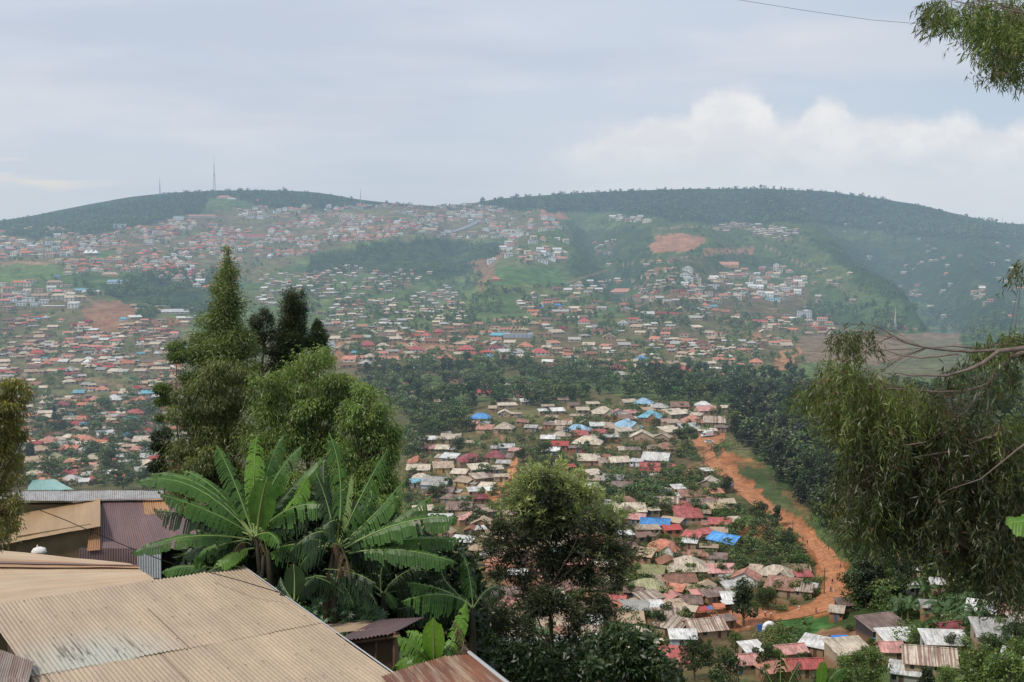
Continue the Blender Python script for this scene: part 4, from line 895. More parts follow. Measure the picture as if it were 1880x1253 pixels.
TR=[ # polygon, count, kinds, height range, may cover houses
([(0,412),(150,390),(330,357),(500,352),(650,368),(640,384),(470,380),(430,364),(380,366),(370,396),(330,398),(200,428),(60,440),(0,425)],1300,('round','tall','round'),(9,14),1),
([(880,372),(950,364),(1200,352),(1400,348),(1600,364),(1760,398),(1880,418),(1880,440),(1700,436),(1500,408),(1300,408),(1130,390),(1000,386),(885,381)],1900,('round','tall','round'),(9,15),1),
([(700,372),(880,381),(880,388),(760,386)],60,('round',),(6,9),1),
([(565,470),(700,445),(830,440),(940,450),(870,500),(780,520),(660,500),(560,515)],420,('round','bush'),(5,9),0),
([(0,420),(1000,380),(1040,480),(400,540),(0,520)],1500,('round','bush'),(4,8),0),
([(150,520),(400,490),(400,600),(240,585),(160,545)],380,('round','tall'),(6,11),0),
([(1000,400),(1880,430),(1880,600),(1560,600),(1480,510),(1240,500),(1060,560)],1500,('round','bush'),(4,9),0),
([(1440,560),(1880,560),(1880,612),(1540,612)],260,('round','tall'),(7,14),0),
([(1700,600),(1880,600),(1880,640),(1720,632)],60,('tall','round'),(8,14),1),
([(830,500),(1300,500),(1500,600),(1000,600),(640,600),(480,560),(560,520)],1700,('round','bush','tall'),(4,9),0),
([(0,570),(340,570),(340,900),(40,900),(0,800)],620,('round','loose','bush'),(3.5,7.5),0),
([(60,700),(330,700),(340,890),(90,890)],60,('round','loose'),(8,13),0),
([(600,600),(1480,580),(1480,680),(640,690)],900,('round','loose','bush','tall'),(4,9),0),
([(640,690),(760,668),(960,672),(1180,690),(1340,690),(1480,700),(1480,735),(1320,752),(1180,738),(1000,748),(880,745),(760,800),(740,780)],330,('round','tall','round','loose'),(8,14),2),
([(1180,690),(1480,690),(1500,750),(1200,735)],120,('tall',),(10,15),2),
([(735,760),(870,750),(860,800),(740,850)],60,('round','loose'),(7,11),0),
([(745,800),(1000,760),(1260,800),(1300,900),(1150,960),(960,960),(745,960)],480,('round','bush','loose','bush','banana'),(2.5,6.5),0),
([(940,850),(1060,850),(1080,900),(960,900)],46,('bush','round'),(3,5),0),
([(1090,870),(1330,870),(1340,960),(1130,940)],190,('round','bush','bush','banana','loose'),(3,6),0),
([(1330,930),(1440,960),(1500,1030),(1440,1040),(1340,1010)],70,('bush','round','banana','loose'),(3,6),0),
([(1140,1000),(1500,1000),(1500,1110),(1160,1180)],190,('bush','round','bush','loose'),(2,5),0),
([(1000,740),(1340,740),(1340,830),(1000,830)],170,('round','bush','bush'),(2.5,5.5),0),
([(1340,735),(1500,735),(1560,860),(1500,900),(1420,860),(1400,835),(1345,815)],170,('dark','dark','round'),(9,14),2),
([(1410,860),(1560,850),(1880,820),(1880,1000),(1640,1050),(1570,1020),(1530,960),(1480,925)],250,('dark','round','dark'),(9,15),2),
([(1580,1010),(1880,1000),(1880,1090),(1800,1110),(1600,1120),(1575,1060)],110,('round','tall','loose','bush'),(6,11),0),
([(1600,1100),(1880,1100),(1880,1190),(1690,1190)],60,('bush','round','banana'),(3,6),0),
([(1480,1060),(1516,1070),(1516,1098),(1480,1104)],8,('bush',),(2,3),0),
([(860,940),(1200,960),(1200,1253),(900,1253)],80,('round','bush','banana'),(3,7),0),
([(1400,1150),(1540,1160),(1520,1200),(1410,1200)],26,('bush','loose'),(2.5,5),0),
([(1430,925),(1480,945),(1530,985),(1575,1040),(1580,1110),(1650,1110),(1650,960),(1500,870),(1410,860)],80,('round','dark','round'),(6,12),1),
([(1345,768),(1400,788),(1425,850),(1480,882),(1540,950),(1582,1040),(1640,1040),(1600,900),(1500,820),(1450,760)],150,('dark','dark','round'),(9,14),1),
([(1405,868),(1445,905),(1492,955),(1542,995),(1574,1040),(1580,1100),(1562,1125),(1630,1130),(1630,1000),(1540,900),(1460,850)],170,('dark','round','bush','dark'),(6,12),1),
([(1350,790),(1395,805),(1415,850),(1400,860),(1350,820)],24,('bush','dark'),(4,8),1),
([(1560,735),(1880,700),(1880,830),(1560,850)],150,('round','tall'),(9,14),1),
]
rt=np.random.default_rng(77); r3=random.Random(77)
for poly,n,kinds,(h0,h1),cov in TR:
    x,y=cand(poly,int(n*2.6)+20,rt)
    o_=np.argsort(rt.random(len(x))); x,y=x[o_],y[o_]; pts=hit(x,y); k=0
    tn=fbm(x/30+90,y/11+20,321,3)
    for i in range(len(x)):
        if k>=n: break
        p=pts[i]
        if np.isnan(p[0]) or p[1]<130: continue
        if p[1]>900 and cov==0 and tn[i]<r3.uniform(-.05,.12): continue
        kd=r3.choice(kinds); h=r3.uniform(h0,h1)*(.5 if kd=='bush' and h0>3.5 else 1); hp=h*F/p[1]; wp=hp*{'round':.7,'tall':.4,'bush':1.3,'loose':.8,'banana':.9,'lit':.8,'dark':.5}[kd]
        if inpoly(np.array([x[i]]),np.array([y[i]]),NOGO[0])[0]: continue
        if p[1]<1300 and cov<2 and covers(x[i],y[i],hp,wp): continue
        add_tree(float(x[i]),float(y[i]),h,kd,p); k+=1
# trees that stand out in the photograph (px, base, height px, kind)
HT=[(1365,1150,95,'tall'),(1275,1250,84,'round'),(1328,1262,92,'round'),(1405,1248,70,'loose'),(1410,1120,42,'round'),(1400,1120,40,'round'),(1256,1140,26,'round'),(1545,1262,80,'lit'),(1602,1262,92,'lit'),(1690,1275,70,'lit'),(1800,1285,135,'lit'),(1852,1290,120,'lit'),(1765,1278,80,'lit'),(1825,1240,80,'round'),(1870,1260,110,'lit'),(1640,1275,60,'round'),(1680,1200,44,'lit'),(1715,1190,40,'lit'),(1500,1270,50,'round'),(1460,1275,40,'lit'),(1650,1160,30,'bush'),(1750,1200,40,'round'),(1835,1185,50,'lit'),(1590,1225,40,'lit'),(1530,1215,30,'loose'),(1870,1130,34,'round'),(1575,1250,54,'lit'),(1735,1262,66,'lit'),(1475,1232,36,'loose'),(1425,1240,50,'lit'),(1600,1200,30,'lit'),(1770,1225,56,'lit'),(1520,1190,22,'bush'),(1690,1165,26,'bush'),(1785,1168,36,'round'),(1560,1160,18,'bush'),(1350,1200,40,'lit'),(1300,1215,40,'loose'),
(1250,1000,14,'bush'),(1190,1005,24,'tall'),(1700,1260,70,'tall'),(1865,1205,70,'round'),(1650,1110,60,'round'),(1790,1130,46,'banana'),(1770,1135,40,'banana'),(1398,950,30,'round'),(1426,968,40,'tall'),(1333,905,34,'round'),(1320,1100,22,'banana'),(1290,1098,24,'banana'),(1300,1100,22,'banana'),(1348,990,20,'banana'),(1335,985,24,'banana'),
(868,752,32,'tall'),(905,752,16,'round'),(1046,745,40,'round'),(1077,826,18,'round'),(1262,830,52,'loose'),(1285,900,26,'round'),(795,925,34,'round'),(840,835,34,'round'),(1440,1010,36,'round'),(1450,1000,34,'tall'),(1400,1035,26,'bush'),(1425,1040,22,'bush'),(1370,1042,20,'bush'),(1470,1040,30,'bush'),
(1210,1160,44,'round'),(1225,1140,36,'round'),(960,850,30,'round'),(985,870,26,'loose'),(1000,845,34,'round'),(1115,905,26,'round'),(1190,905,30,'banana'),(1205,915,26,'banana'),(1225,925,28,'round'),(1160,908,22,'banana'),(545,400,12,'tall'),(100,780,34,'tall'),(55,850,40,'tall'),(200,870,46,'round'),(225,905,44,'loose'),(150,870,34,'loose'),(110,800,34,'round'),(270,905,46,'round')]
for px,py,hp,kd in HT:
    p=hit(px,min(py,1252))[0]
    if py>1252: q=P(px,py,p[1]*.93 if py<1275 else p[1]*.86); p=np.array([q[0],q[1],float(H(q[0],q[1]))])
    add_tree(px,py,hp*p[1]/F,kd,p,hand=True)
T_=[t for t in T_ if -20<t['px']<1900]
def thid(t): x,y=t['px'],t['py']-t['hp']; return inpoly(np.array([x]),np.array([y]),[(320,650),(440,500),(640,640),(730,760),(735,930),(640,1010),(300,1010),(300,780)])[0] or (x<740 and y>925) or (x>1560 and 720<y<900 and t['py']<960)
hd=[t for t in T_ if t['hand']]; ot=sorted([t for t in T_ if not t['hand'] and not thid(t)],key=lambda t:-t['hp'])
bans=[t for t in ot if t['kind']=='banana']; ot=[t for t in ot if t['kind']!='banana']
bans=bans[:26]; TI=hd+bans+ot[:max(0,290-len(hd)-len(bans))]; idt=set(map(id,TI)); TB=[t for t in T_ if id(t) not in idt and t['kind']!='banana']
unique_labels(TI,lambda t:{'round':'dark green bushy tree','tall':'slender grey-green tall tree','bush':'low leafy green bush','loose':'pale green open-crowned tree','lit':'bright yellow-green full-crowned tree','dark':'near-black tall plantation tree','banana':'small banana plant with arching fronds'}[t['kind']])
NM=dict(round='broadleaf_tree',tall='eucalyptus_tree',bush='bush',loose='acacia_tree',lit='mango_tree',dark='eucalyptus_tree',banana='banana_plant')
rq=random.Random(3)
for t in TI:
    p=t['p']; root=empty(NM[t['kind']],(float(p[0]),float(p[1]),float(p[2])),rq.uniform(0,6.28),t['label'],'banana plant' if t['kind']=='banana' else ('bush' if t['kind']=='bush' else 'tree'),'trees and bushes among the houses')
    a,b=rq.choice(PROT[t['kind']]); s=t['h']*(1.0 if t['kind']!='banana' else 1.15); sx=s*rq.uniform(.85,1.25)
    c=obj('crown' if t['kind'] not in('banana','bush') else ('fronds' if t['kind']=='banana' else 'leaves'),a,root); c.scale=(sx,sx,s)
    if t['kind']!='bush': d=obj('trunk' if t['kind']!='banana' else 'stem',b,root); d.scale=(s,s,s)
# distant woodland: baked clumps of leaf faces, one object
Vs=[];Cs=[]; rb=np.random.default_rng(9)
low={}
for kd in ('round','tall','bush','loose','lit','dark'):
    for lod,(n,L,Wd) in enumerate(((46,.24,.17),(150,.13,.09),(420,.09,.06))):
        for v in range(5):
            rng=np.random.default_rng(500+v+lod*10+len(kd)*3); dk,lt=DG[kd]; low[kd,lod,v]=blob_leaves(rng,crown_clumps(rng,kd,detail=(.45,.7,1)[lod]),n,L,Wd,dk,lt,vary=.3)
for t in TB:
    lod=0 if t['hp']<13 else (1 if t['hp']<26 else 2); V,c=low[t['kind'],lod,rb.integers(5)]
    a=rb.uniform(0,6.28); s=t['h']; R=np.array([[math.cos(a),-math.sin(a),0],[math.sin(a),math.cos(a),0],[0,0,1]]); sc=np.array([s*rb.uniform(.9,1.4)]*2+[s])
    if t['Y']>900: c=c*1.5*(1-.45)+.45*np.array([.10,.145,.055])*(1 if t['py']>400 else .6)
    W=(V*sc)@R.T+t['p']-np.array([0,0,.08*s]); Vs.append(W); Cs.append(c*rb.uniform(.7,1.3)*np.array([rb.uniform(.85,1.3),1,rb.uniform(.8,1.1)]))
Vs=np.concatenate(Vs); Cs=np.concatenate(Cs)
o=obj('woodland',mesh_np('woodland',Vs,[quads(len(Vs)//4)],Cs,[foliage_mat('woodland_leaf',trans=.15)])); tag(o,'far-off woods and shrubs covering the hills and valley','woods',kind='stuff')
print('trees',len(TI),len(TB),len(Vs))
# ================================================================ FOREGROUND
# ---------------------------------------------------------------- big near trees, crowns given as clumps (px, py, rx px, ry px)
def px_tree(name,label,Y,trunk,clumps,n,L,Wd,dk,lt,bark=BARK,droop=.4,depth=1.0,seed=1,shell=.35,trunkr=.2,group=None,sub=3,vary=.28,mat=None,bigf=.30,jj_=.22):
    rng=np.random.default_rng(seed); base=P(trunk[0][0],trunk[0][1],Y); z0=float(H(base[0],base[1])); root=empty(name,(base[0],base[1],z0-.1),0,label,'tree',group)
    off=np.array([base[0],base[1],z0-.1]); cl=[]
    for (x,y,rx,ry) in clumps:
        s=Y/F; yy=Y+rng.uniform(-1,1)*depth; c=np.array(P(x,y,yy)); R=np.array([rx*s,min(rx,ry)*s*1.0,ry*s])
        m=max(3,int(sub*max(1,rx*ry/700)))
        for k in range(m):   # break every clump into smaller uneven ones
            d=unit(rng.normal(size=3))*rng.uniform(.15,.95); f=rng.uniform(.34,.62); cl.append(np.r_[c+d*R,[R[0]*f,R[1]*f,R[2]*f]])
    cl=np.array(cl); V,c=blob_leaves(rng,cl,int(n*(1-bigf)),L,Wd,dk,lt,droop=droop,shell=shell,vary=vary); big=np.array([np.r_[P(x,y,Y),rx*Y/F,min(rx,ry)*Y/F,ry*Y/F] for x,y,rx,ry in clumps])
    V2,c2=blob_leaves(rng,big,n-int(n*(1-bigf)),L,Wd,dk,lt,droop=droop,shell=.0,vary=.1); jj=np.repeat(rng.normal(size=(len(V2)//4,3))*big[:,3:].mean()*jj_,4,0); V=np.concatenate([V,V2+jj]); c=np.concatenate([c,c2])
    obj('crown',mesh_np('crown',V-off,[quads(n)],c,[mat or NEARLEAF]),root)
    m=MB(); tp=[np.array(P(x,y,Y))-off for x,y in trunk]
    if tp[0][2]>0: tp=[np.array([tp[0][0],tp[0][1],-.3])]+tp
    k=len(tp); m.tube(tp,[trunkr*(1-.85*i/(k-1)) for i in range(k)],8)
    for q in cl[::max(1,len(cl)//40)]:
        c0=q[:3]-off; h=max(.5,c0[2]-abs(c0[0]-tp[-1][0])*.7-1.0); i=min(range(k),key=lambda j:abs(tp[j][2]-h)); a=tp[i]; mid=(a+c0)/2+np.array([0,0,-.15*np.linalg.norm(c0-a)*.3])
        m.tube([a,mid,c0],[trunkr*.28,trunkr*.16,trunkr*.05],5)
    m.build('trunk',bark,root,True); return root
NEARLEAF=foliage_mat('near_leaf',False,.3)
GL=((.055,.075,.022),(.20,.25,.07)); GLB=((.04,.07,.018),(.145,.215,.055)); GD=((.012,.02,.011),(.045,.06,.028))
px_tree('grevillea_tree','tallest spire-shaped tree with a pale tip in the big tree clump',62,[(400,1100),(405,900),(415,700),(418,470)],
 [(418,520,16,50),(412,580,30,50),(400,650,44,50),(418,458,8,6),(418,475,5,14),(417,500,18,18),(413,530,27,22),(425,560,32,24),(405,590,40,26),(430,620,42,28),(370,625,30,20),(395,655,55,26),(455,640,20,24),(360,655,26,18),(430,690,40,28),(380,700,40,25),(345,650,14,12)],46000,.20,.05,(.045,.062,.02),(.20,.24,.075),seed=2,bigf=.42,jj_=.22,depth=1.2,trunkr=.22,group='big tree clump behind the banana plants')
px_tree('grevillea_tree','olive weeping tree at the west side of the big tree clump',57,[(400,1120),(402,980),(400,860),(400,680)],
 [(400,680,45,32),(370,720,50,30),(420,740,50,30),(350,770,46,34),(400,790,60,36),(340,830,44,36),(440,800,40,40),(380,860,60,40),(430,880,50,40),(350,900,40,36),(400,940,60,30),(320,870,18,30),(345,945,26,24),(450,700,20,34),(330,960,16,18)],64000,.21,.042,(.06,.075,.022),(.215,.24,.065),seed=3,depth=1.3,droop=1.1,trunkr=.24,group='big tree clump behind the banana plants')
px_tree('grevillea_tree','bright green weeping tree at the middle of the big tree clump',55,[(580,1120),(572,960),(565,840),(560,680)],
 [(565,665,34,26),(590,655,26,22),(540,690,36,26),(600,700,44,30),(510,720,34,30),(560,740,56,34),(490,760,40,34),(620,760,40,34),(540,800,56,40),(480,820,44,40),(600,820,50,40),(650,730,24,30),(480,880,44,36),(540,880,40,40),(620,880,46,40),(500,700,20,18),(575,930,60,30),(470,700,14,18)],72000,.21,.044,(.065,.10,.024),(.24,.33,.075),seed=4,depth=1.4,droop=1.0,trunkr=.26,group='big tree clump behind the banana plants')
px_tree('grevillea_tree','bright green domed tree at the east side of the big tree clump',53,[(660,1130),(665,980),(668,860),(680,740)],
 [(680,730,30,26),(700,760,30,30),(650,770,34,34),(690,800,40,36),(715,830,24,36),(640,830,34,36),(680,870,48,40),(720,890,18,34),(640,900,34,34),(700,930,38,34),(660,950,40,30),(725,800,14,24),(610,860,20,30),(715,960,26,26),(690,985,40,24)],56000,.21,.044,(.06,.095,.024),(.22,.31,.075),seed=5,depth=1.2,droop=.9,trunkr=.2,group='big tree clump behind the banana plants')
px_tree('cypress_tree','thin grey-green see-through tree between the pale spire and dark cypress',66,[(478,760),(480,700),(484,640),(482,575)],
 [(483,572,12,12),(470,590,16,14),(495,590,14,14),(480,615,24,16),(505,615,14,14),(468,640,16,14),(495,645,18,12),(475,670,20,10),(500,675,16,12),(470,600,12,20)],8500,.20,.036,(.02,.028,.014),(.075,.09,.042),seed=6,bigf=.4,jj_=.2,depth=.6,trunkr=.11,sub=4,shell=.2,group='dark trees above the big tree clump')
px_tree('cypress_tree','tall near-black double-topped cypress',66,[(532,780),(533,700),(534,620),(532,545)],
 [(532,620,22,70),(552,600,12,50),(520,650,16,40),(540,570,16,36),(533,545,12,16),(556,545,5,14),(534,570,22,18),(552,572,12,20),(532,600,27,22),(545,625,24,22),(522,635,26,22),(530,665,28,22),(512,680,18,24),(545,660,16,20),(508,650,10,16)],25000,.22,.036,(.017,.027,.012),(.07,.092,.038),seed=7,bigf=.55,jj_=.24,depth=.7,droop=-.5,trunkr=.15,shell=.2,group='dark trees above the big tree clump')
px_tree('cypress_tree','small dark cypress at the east end of the dark trees',66,[(583,720),(583,660),(583,600)],
 [(583,600,7,10),(584,615,14,12),(582,632,18,14),(590,648,12,10)],9000,.20,.045,(.012,.022,.01),(.055,.08,.03),seed=8,bigf=.5,jj_=.3,depth=.4,trunkr=.09,group='dark trees above the big tree clump')
px_tree('acacia_tree','small airy green tree leaning out west of the clump',60,[(345,1000),(330,860),(322,740),(325,650)],
 [(320,640,22,12),(330,655,26,14),(300,715,24,16),(320,740,24,14),(340,690,16,16),(305,770,16,12),(290,740,10,10)],7000,.17,.05,(.05,.08,.024),(.18,.25,.075),seed=9,depth=.8,trunkr=.10,group='big tree clump behind the banana plants')
px_tree('acacia_tree','dark leafy tree low against the west edge of the clump',58,[(305,1010),(302,900),(300,850)],
 [(298,800,14,14),(290,820,14,12),(305,830,16,14),(300,858,22,16),(322,880,14,14)],5000,.17,.07,(.012,.02,.012),(.05,.07,.03),seed=10,depth=.5,trunkr=.08,group='big tree clump behind the banana plants')
# left edge tree
px_tree('willow_tree','yellow-green weeping tree at the west edge over the tin roofs',24,[(-60,1100),(-40,960),(-10,800),(0,700)],
 [(15,705,36,14),(0,735,50,26),(28,755,26,26),(10,790,34,34),(-10,830,40,34),(22,850,22,28),(10,885,34,26),(0,930,40,30),(30,925,16,24),(15,965,26,26),(0,990,24,16),(52,720,10,14),(40,800,12,14)],15000,.12,.022,(.08,.08,.018),(.30,.28,.06),seed=11,depth=.7,droop=1.0,trunkr=.09,sub=4,shell=.15)
# central dark tree
px_tree('silky_oak_tree','tall dark tree with pale feathery top standing before the hillside village',40,[(1018,1300),(1014,1200),(1008,1080),(1005,940)],
 [(1000,1100,50,40),(1015,1040,50,30),(1000,970,60,40),(1000,1220,70,40),(1120,1200,40,40),(1000,880,20,14),(975,892,16,14),(1030,895,22,16),(1000,915,40,20),(1065,910,16,14),(960,930,24,20),(1040,945,36,24),(930,965,30,22),(985,965,40,24),(1080,960,32,24),(1120,970,18,18),(905,1000,24,20),(945,1010,34,26),(1060,1000,40,28),(1110,1010,34,24),(920,1050,26,24),(960,1060,24,22),(1080,1050,40,30),(1125,1060,26,26),(1000,1020,24,20),(890,1130,36,34),(930,1140,34,34),(965,1165,26,30),(1060,1130,34,34),(1100,1110,36,30),(1040,1190,26,40),(890,1190,30,40),(940,1215,30,30),(1070,1200,34,36),(1125,1150,26,26),(870,1170,20,30)],70000,.16,.036,(.012,.018,.010),(.075,.092,.036),seed=12,depth=1.2,droop=.3,trunkr=.13,sub=4,shell=.2,vary=.45)
# its pale young sprays on top
def sprays(root_name,label,pts,Y,n,L,Wd,dk,lt,seed,length=.5,up=.6,per=26,parent=None,cat='tree',depth=.5,name='young_shoots'):
    rng=np.random.default_rng(seed); Vs=[];Cs=[];m=MB()
    off=np.array(parent.location) if parent is not None else np.zeros(3)
    for i in range(n):
        x,y,rx,ry=pts[rng.integers(len(pts))]; c=np.array(P(x+rng.normal()*rx*.5,y+rng.normal()*ry*.5,Y+rng.uniform(-depth,depth)))
        d=unit(np.array([rng.normal()*.8,rng.normal()*.6,up+rng.normal()*.3])); ln=length*rng.uniform(.5,1.2)
        t=np.linspace(.1,1,per); bend=np.array([0,0,-.25*ln])
        pp=c+d*ln*t[:,None]+bend*(t**2)[:,None]*(1 if up>0 else .3)
        ld=unit(d*.9+rng.normal(size=(per,3))*.55+np.array([0,0,-.25 if up>0 else -.8])); sd=unit(np.cross(ld,rng.normal(size=(per,3))))
        Vs.append(leaf_quads(pp,ld,sd,L*rng.uniform(.7,1.3,per),Wd*rng.uniform(.7,1.3,per)))
        k=rng.uniform(.6,1.3); q=np.array(dk)*(1-t[:,None])+np.array(lt)*t[:,None]; Cs.append(np.repeat(q*k,4,0))
        m.tube([c-off,c+d*ln*.5+bend*.25-off,c+d*ln+bend-off],[.006,.004,.002],3)
    V=np.concatenate(Vs)-off; nb=len(V); tw=np.array(m.V); t4=np.array([f for f in m.Fs if len(f)==4])+nb; o=obj(name,mesh_np(name,np.concatenate([V,tw]),[quads(nb//4),t4],np.concatenate(Cs+[np.tile((.08,.06,.04),(len(tw),1))]),[NEARLEAF]),parent)
    return o
so_=[o for o in bpy.data.objects if o.name.startswith('silky_oak_tree')][0]
sprays('','',[(1000,880,40,20),(975,895,40,20),(1040,900,44,24),(1000,925,60,20),(950,935,30,20),(1075,920,30,20),(1120,960,30,30),(1030,950,50,20)],40,520,.18,.032,(.11,.13,.045),(.38,.42,.16),21,.7,.75,22,so_,depth=.9)
sprays('','',[(960,980,60,40),(1080,1000,60,40),(1130,1020,20,60),(900,1000,30,40),(910,1120,50,60),(1090,1100,50,60),(1150,1010,16,30)],40,520,.16,.028,(.025,.035,.014),(.12,.145,.05),22,.6,.2,20,so_,depth=1.1,name='lower_shoots')
# papaya-like tree low beside it
px_tree('papaya_tree','green broad-leaved tree low beside the central dark tree',33,[(1160,1330),(1158,1260),(1150,1200)],
 [(1150,1165,44,20),(1115,1180,34,22),(1190,1185,36,22),(1150,1210,50,24),(1100,1225,30,24),(1205,1220,30,18),(1170,1245,40,20)],4200,.20,.085,(.022,.042,.018),(.085,.135,.05),seed=13,depth=.8,trunkr=.09,shell=.2)
# ---------------------------------------------------------------- right-hand overhanging tree
WRX=empty('eucalyptus_tree',(P(2150,1300,17)[0],17,float(H(P(2150,1300,17)[0],17.))),0,'large overhanging tree with pale bare limbs and drooping narrow leaves','tree')
WO=np.array(WRX.location)
LIMB=simple('limb_bark',(.16,.12,.10),.85,False,.35,9)
BR=[([(2150,1300),(2140,900),(2050,680),(1920,635),(1834,645),(1802,668),(1774,680),(1739,690),(1674,690),(1640,684)],[.20,.17,.10,.036,.030,.026,.02,.016,.011,.006]),
([(2050,690),(1930,640),(1880,647),(1858,655),(1829,682),(1812,707),(1774,718),(1726,721),(1680,716),(1631,714),(1540,710),(1468,700)],[.08,.042,.036,.034,.030,.025,.02,.015,.010,.007,.005,.003]),
([(1840,643),(1780,646),(1726,642),(1696,638),(1660,628),(1639,617),(1620,604),(1595,595),(1575,596)],[.022,.019,.016,.013,.011,.009,.007,.005,.003]),
([(1640,617),(1618,626),(1606,634),(1585,646),(1568,657),(1545,668)],[.011,.010,.009,.008,.006,.003]),
([(1812,705),(1795,728),(1774,756),(1742,777),(1726,797),(1701,812),(1670,826)],[.022,.018,.016,.013,.010,.008,.005]),
([(1700,812),(1660,818),(1612,824),(1580,830)],[.010,.008,.005,.003]),
([(1760,650),(1720,655),(1690,658),(1650,652),(1615,640)],[.014,.012,.009,.006,.003]),
([(1880,637),(1850,632),(1800,640),(1750,636),(1700,640)],[.024,.02,.015,.010,.006]),
([(1820,800),(1740,830),(1690,838),(1650,845),(1610,868),(1576,888)],[.014,.013,.012,.010,.007,.003]),
([(1813,708),(1815,730),(1812,760),(1826,765)],[.012,.009,.006,.003]),
([(2130,800),(2000,780),(1900,800),(1850,840),(1800,880),(1740,900)],[.05,.03,.018,.012,.008,.004]),
([(2130,950),(2000,930),(1880,960),(1820,980),(1780,1010)],[.08,.05,.025,.012,.006]),
([(2130,700),(2100,300),(2000,60),(1880,24),(1840,10),(1800,-10)],[.12,.08,.03,.010,.006,.003]),
([(1900,28),(1850,18),(1820,12),(1780,9)],[.010,.007,.005,.002])]
rngb=np.random.default_rng(44); allpts=[]
for k,(pts,rs) in enumerate(BR):
    Yb=15.6+((k*37)%10-5)*.10; w3=[np.array(P(x,y,Yb))-WO for x,y in pts]
    # smooth the polyline
    q=[w3[0]]; rr_=[rs[0]]
    for a,b,ra,rb_ in zip(w3[:-1],w3[1:],rs[:-1],rs[1:]):
        for f in (.33,.66,1): q.append(a*(1-f)+b*f+rngb.normal(size=3)*ra*.15*(f<1)); rr_.append(ra*(1-f)+rb_*f)
    mb=MB(); mb.tube(q,rr_,8); mb.build('trunk' if k==0 else 'limb',LIMB,WRX,True); allpts+= [p for p,r in zip(q,rr_) if r<.05]
AP=np.array(allpts)
# drooping leaf tresses; lit and shaded regions are put into the leaf colours
REG=[([(1515,660),(1545,655),(1600,676),(1660,695),(1720,730),(1700,800),(1600,860),(1575,830),(1535,760),(1510,700)],215,(.08,.10,.025),(.25,.30,.07),.55),
([(1470,700),(1500,690),(1535,740),(1535,790),(1505,780),(1465,725)],16,(.06,.075,.02),(.20,.24,.06),.45),
([(1690,670),(1880,650),(1880,700),(1760,780),(1700,760)],34,(.03,.04,.014),(.12,.15,.04),.35),
([(1560,780),(1780,760),(1885,800),(1885,1085),(1820,1060),(1740,1000),(1650,950),(1560,930),(1540,880)],600,(.024,.03,.011),(.12,.14,.038),.7),
([(1570,860),(1640,850),(1620,960),(1560,950),(1545,900)],70,(.05,.065,.018),(.18,.215,.05),.6),
([(1830,770),(1880,750),(1880,1000),(1850,980)],60,(.06,.08,.02),(.22,.27,.06),.6),
([(1780,640),(1880,600),(1880,630),(1800,648)],26,(.05,.07,.02),(.19,.25,.06),.35),
([(1535,590),(1560,600),(1552,640),(1540,635)],6,(.05,.06,.02),(.16,.18,.06),.4),
([(1560,600),(1590,598),(1588,620),(1570,640)],8,(.05,.06,.02),(.16,.18,.06),.4),
([(1720,0),(1880,-10),(1880,30),(1800,40),(1725,20)],34,(.08,.12,.03),(.28,.36,.08),.38),
([(1770,30),(1880,30),(1880,90),(1810,80),(1775,50)],46,(.08,.11,.03),(.26,.32,.07),.42),
([(1810,80),(1880,80),(1880,135),(1825,135)],20,(.04,.055,.018),(.15,.18,.045),.35),
([(1870,480),(1890,480),(1890,500),(1872,500)],4,(.06,.07,.02),(.2,.22,.06),.3),
([(1700,0),(1730,0),(1726,20),(1704,16)],8,(.05,.07,.02),(.17,.2,.05),.28),([(1720,22),(1745,28),(1735,40),(1722,42)],6,(.05,.07,.02),(.17,.2,.05),.28)]
Vs=[];Cs=[];mt=MB(); rng=np.random.default_rng(55)
for poly,n,dk,lt,drop in REG:
    a=np.array(poly,float); x0,y0=a.min(0); x1,y1=a.max(0); k=0
    while k<n:
        x,y=rng.uniform(x0,x1),rng.uniform(y0,y1)
        if not inpoly(np.array([x]),np.array([y]),poly)[0]: continue
        k+=1; Yc=17.0+rng.uniform(-1.6,1.5); top=np.array(P(x,y,Yc)); j=np.argmin(((AP+WO-top)**2).sum(1)+rng.random(len(AP))*.15); src=AP[j]+WO
        d=unit(top-src+1e-6); mt.tube([src-WO,(src+top)/2-WO+np.array([0,0,.06]),top-WO],[.0035,.003,.002],3,0,False)
        for s in range(5):
            hx=rng.uniform(-.16,.16,3); hx[2]*=.6; st=top+hx; ln=drop*rng.uniform(.5,1.15); sway=np.array([rng.normal()*.34,rng.normal()*.35,-1]); sway/=np.linalg.norm(sway)
            m_=int(13+ln*16); t=np.linspace(.02,1,m_)[:,None]; pp=st+sway*ln*t+np.array([rng.normal()*.08,rng.normal()*.08,0])*t*t
            ld=unit(sway*1.0+rng.normal(size=(m_,3))*.55); sd=unit(np.cross(ld,rng.normal(size=(m_,3))))
            Vs.append(leaf_quads(pp,ld,sd,.115*rng.uniform(.6,1.3,m_),.0155*rng.uniform(.8,1.4,m_)))
            c=np.array(dk)+(np.array(lt)-np.array(dk))*np.clip(rng.beta(1.6,2.2)+rng.normal(size=(m_,1))*.16,0,1); brown=(rng.random((m_,1))<.05); c=np.where(brown,np.array([.16,.075,.03]),c); Cs.append(np.repeat(c,4,0))
V=np.concatenate(Vs); obj('leaves',mesh_np('leaves',V-WO,[quads(len(V)//4)],np.concatenate(Cs),[NEARLEAF]),WRX); mt.build('twigs',BARK,WRX)
print('overhang leaves',len(V)//4)
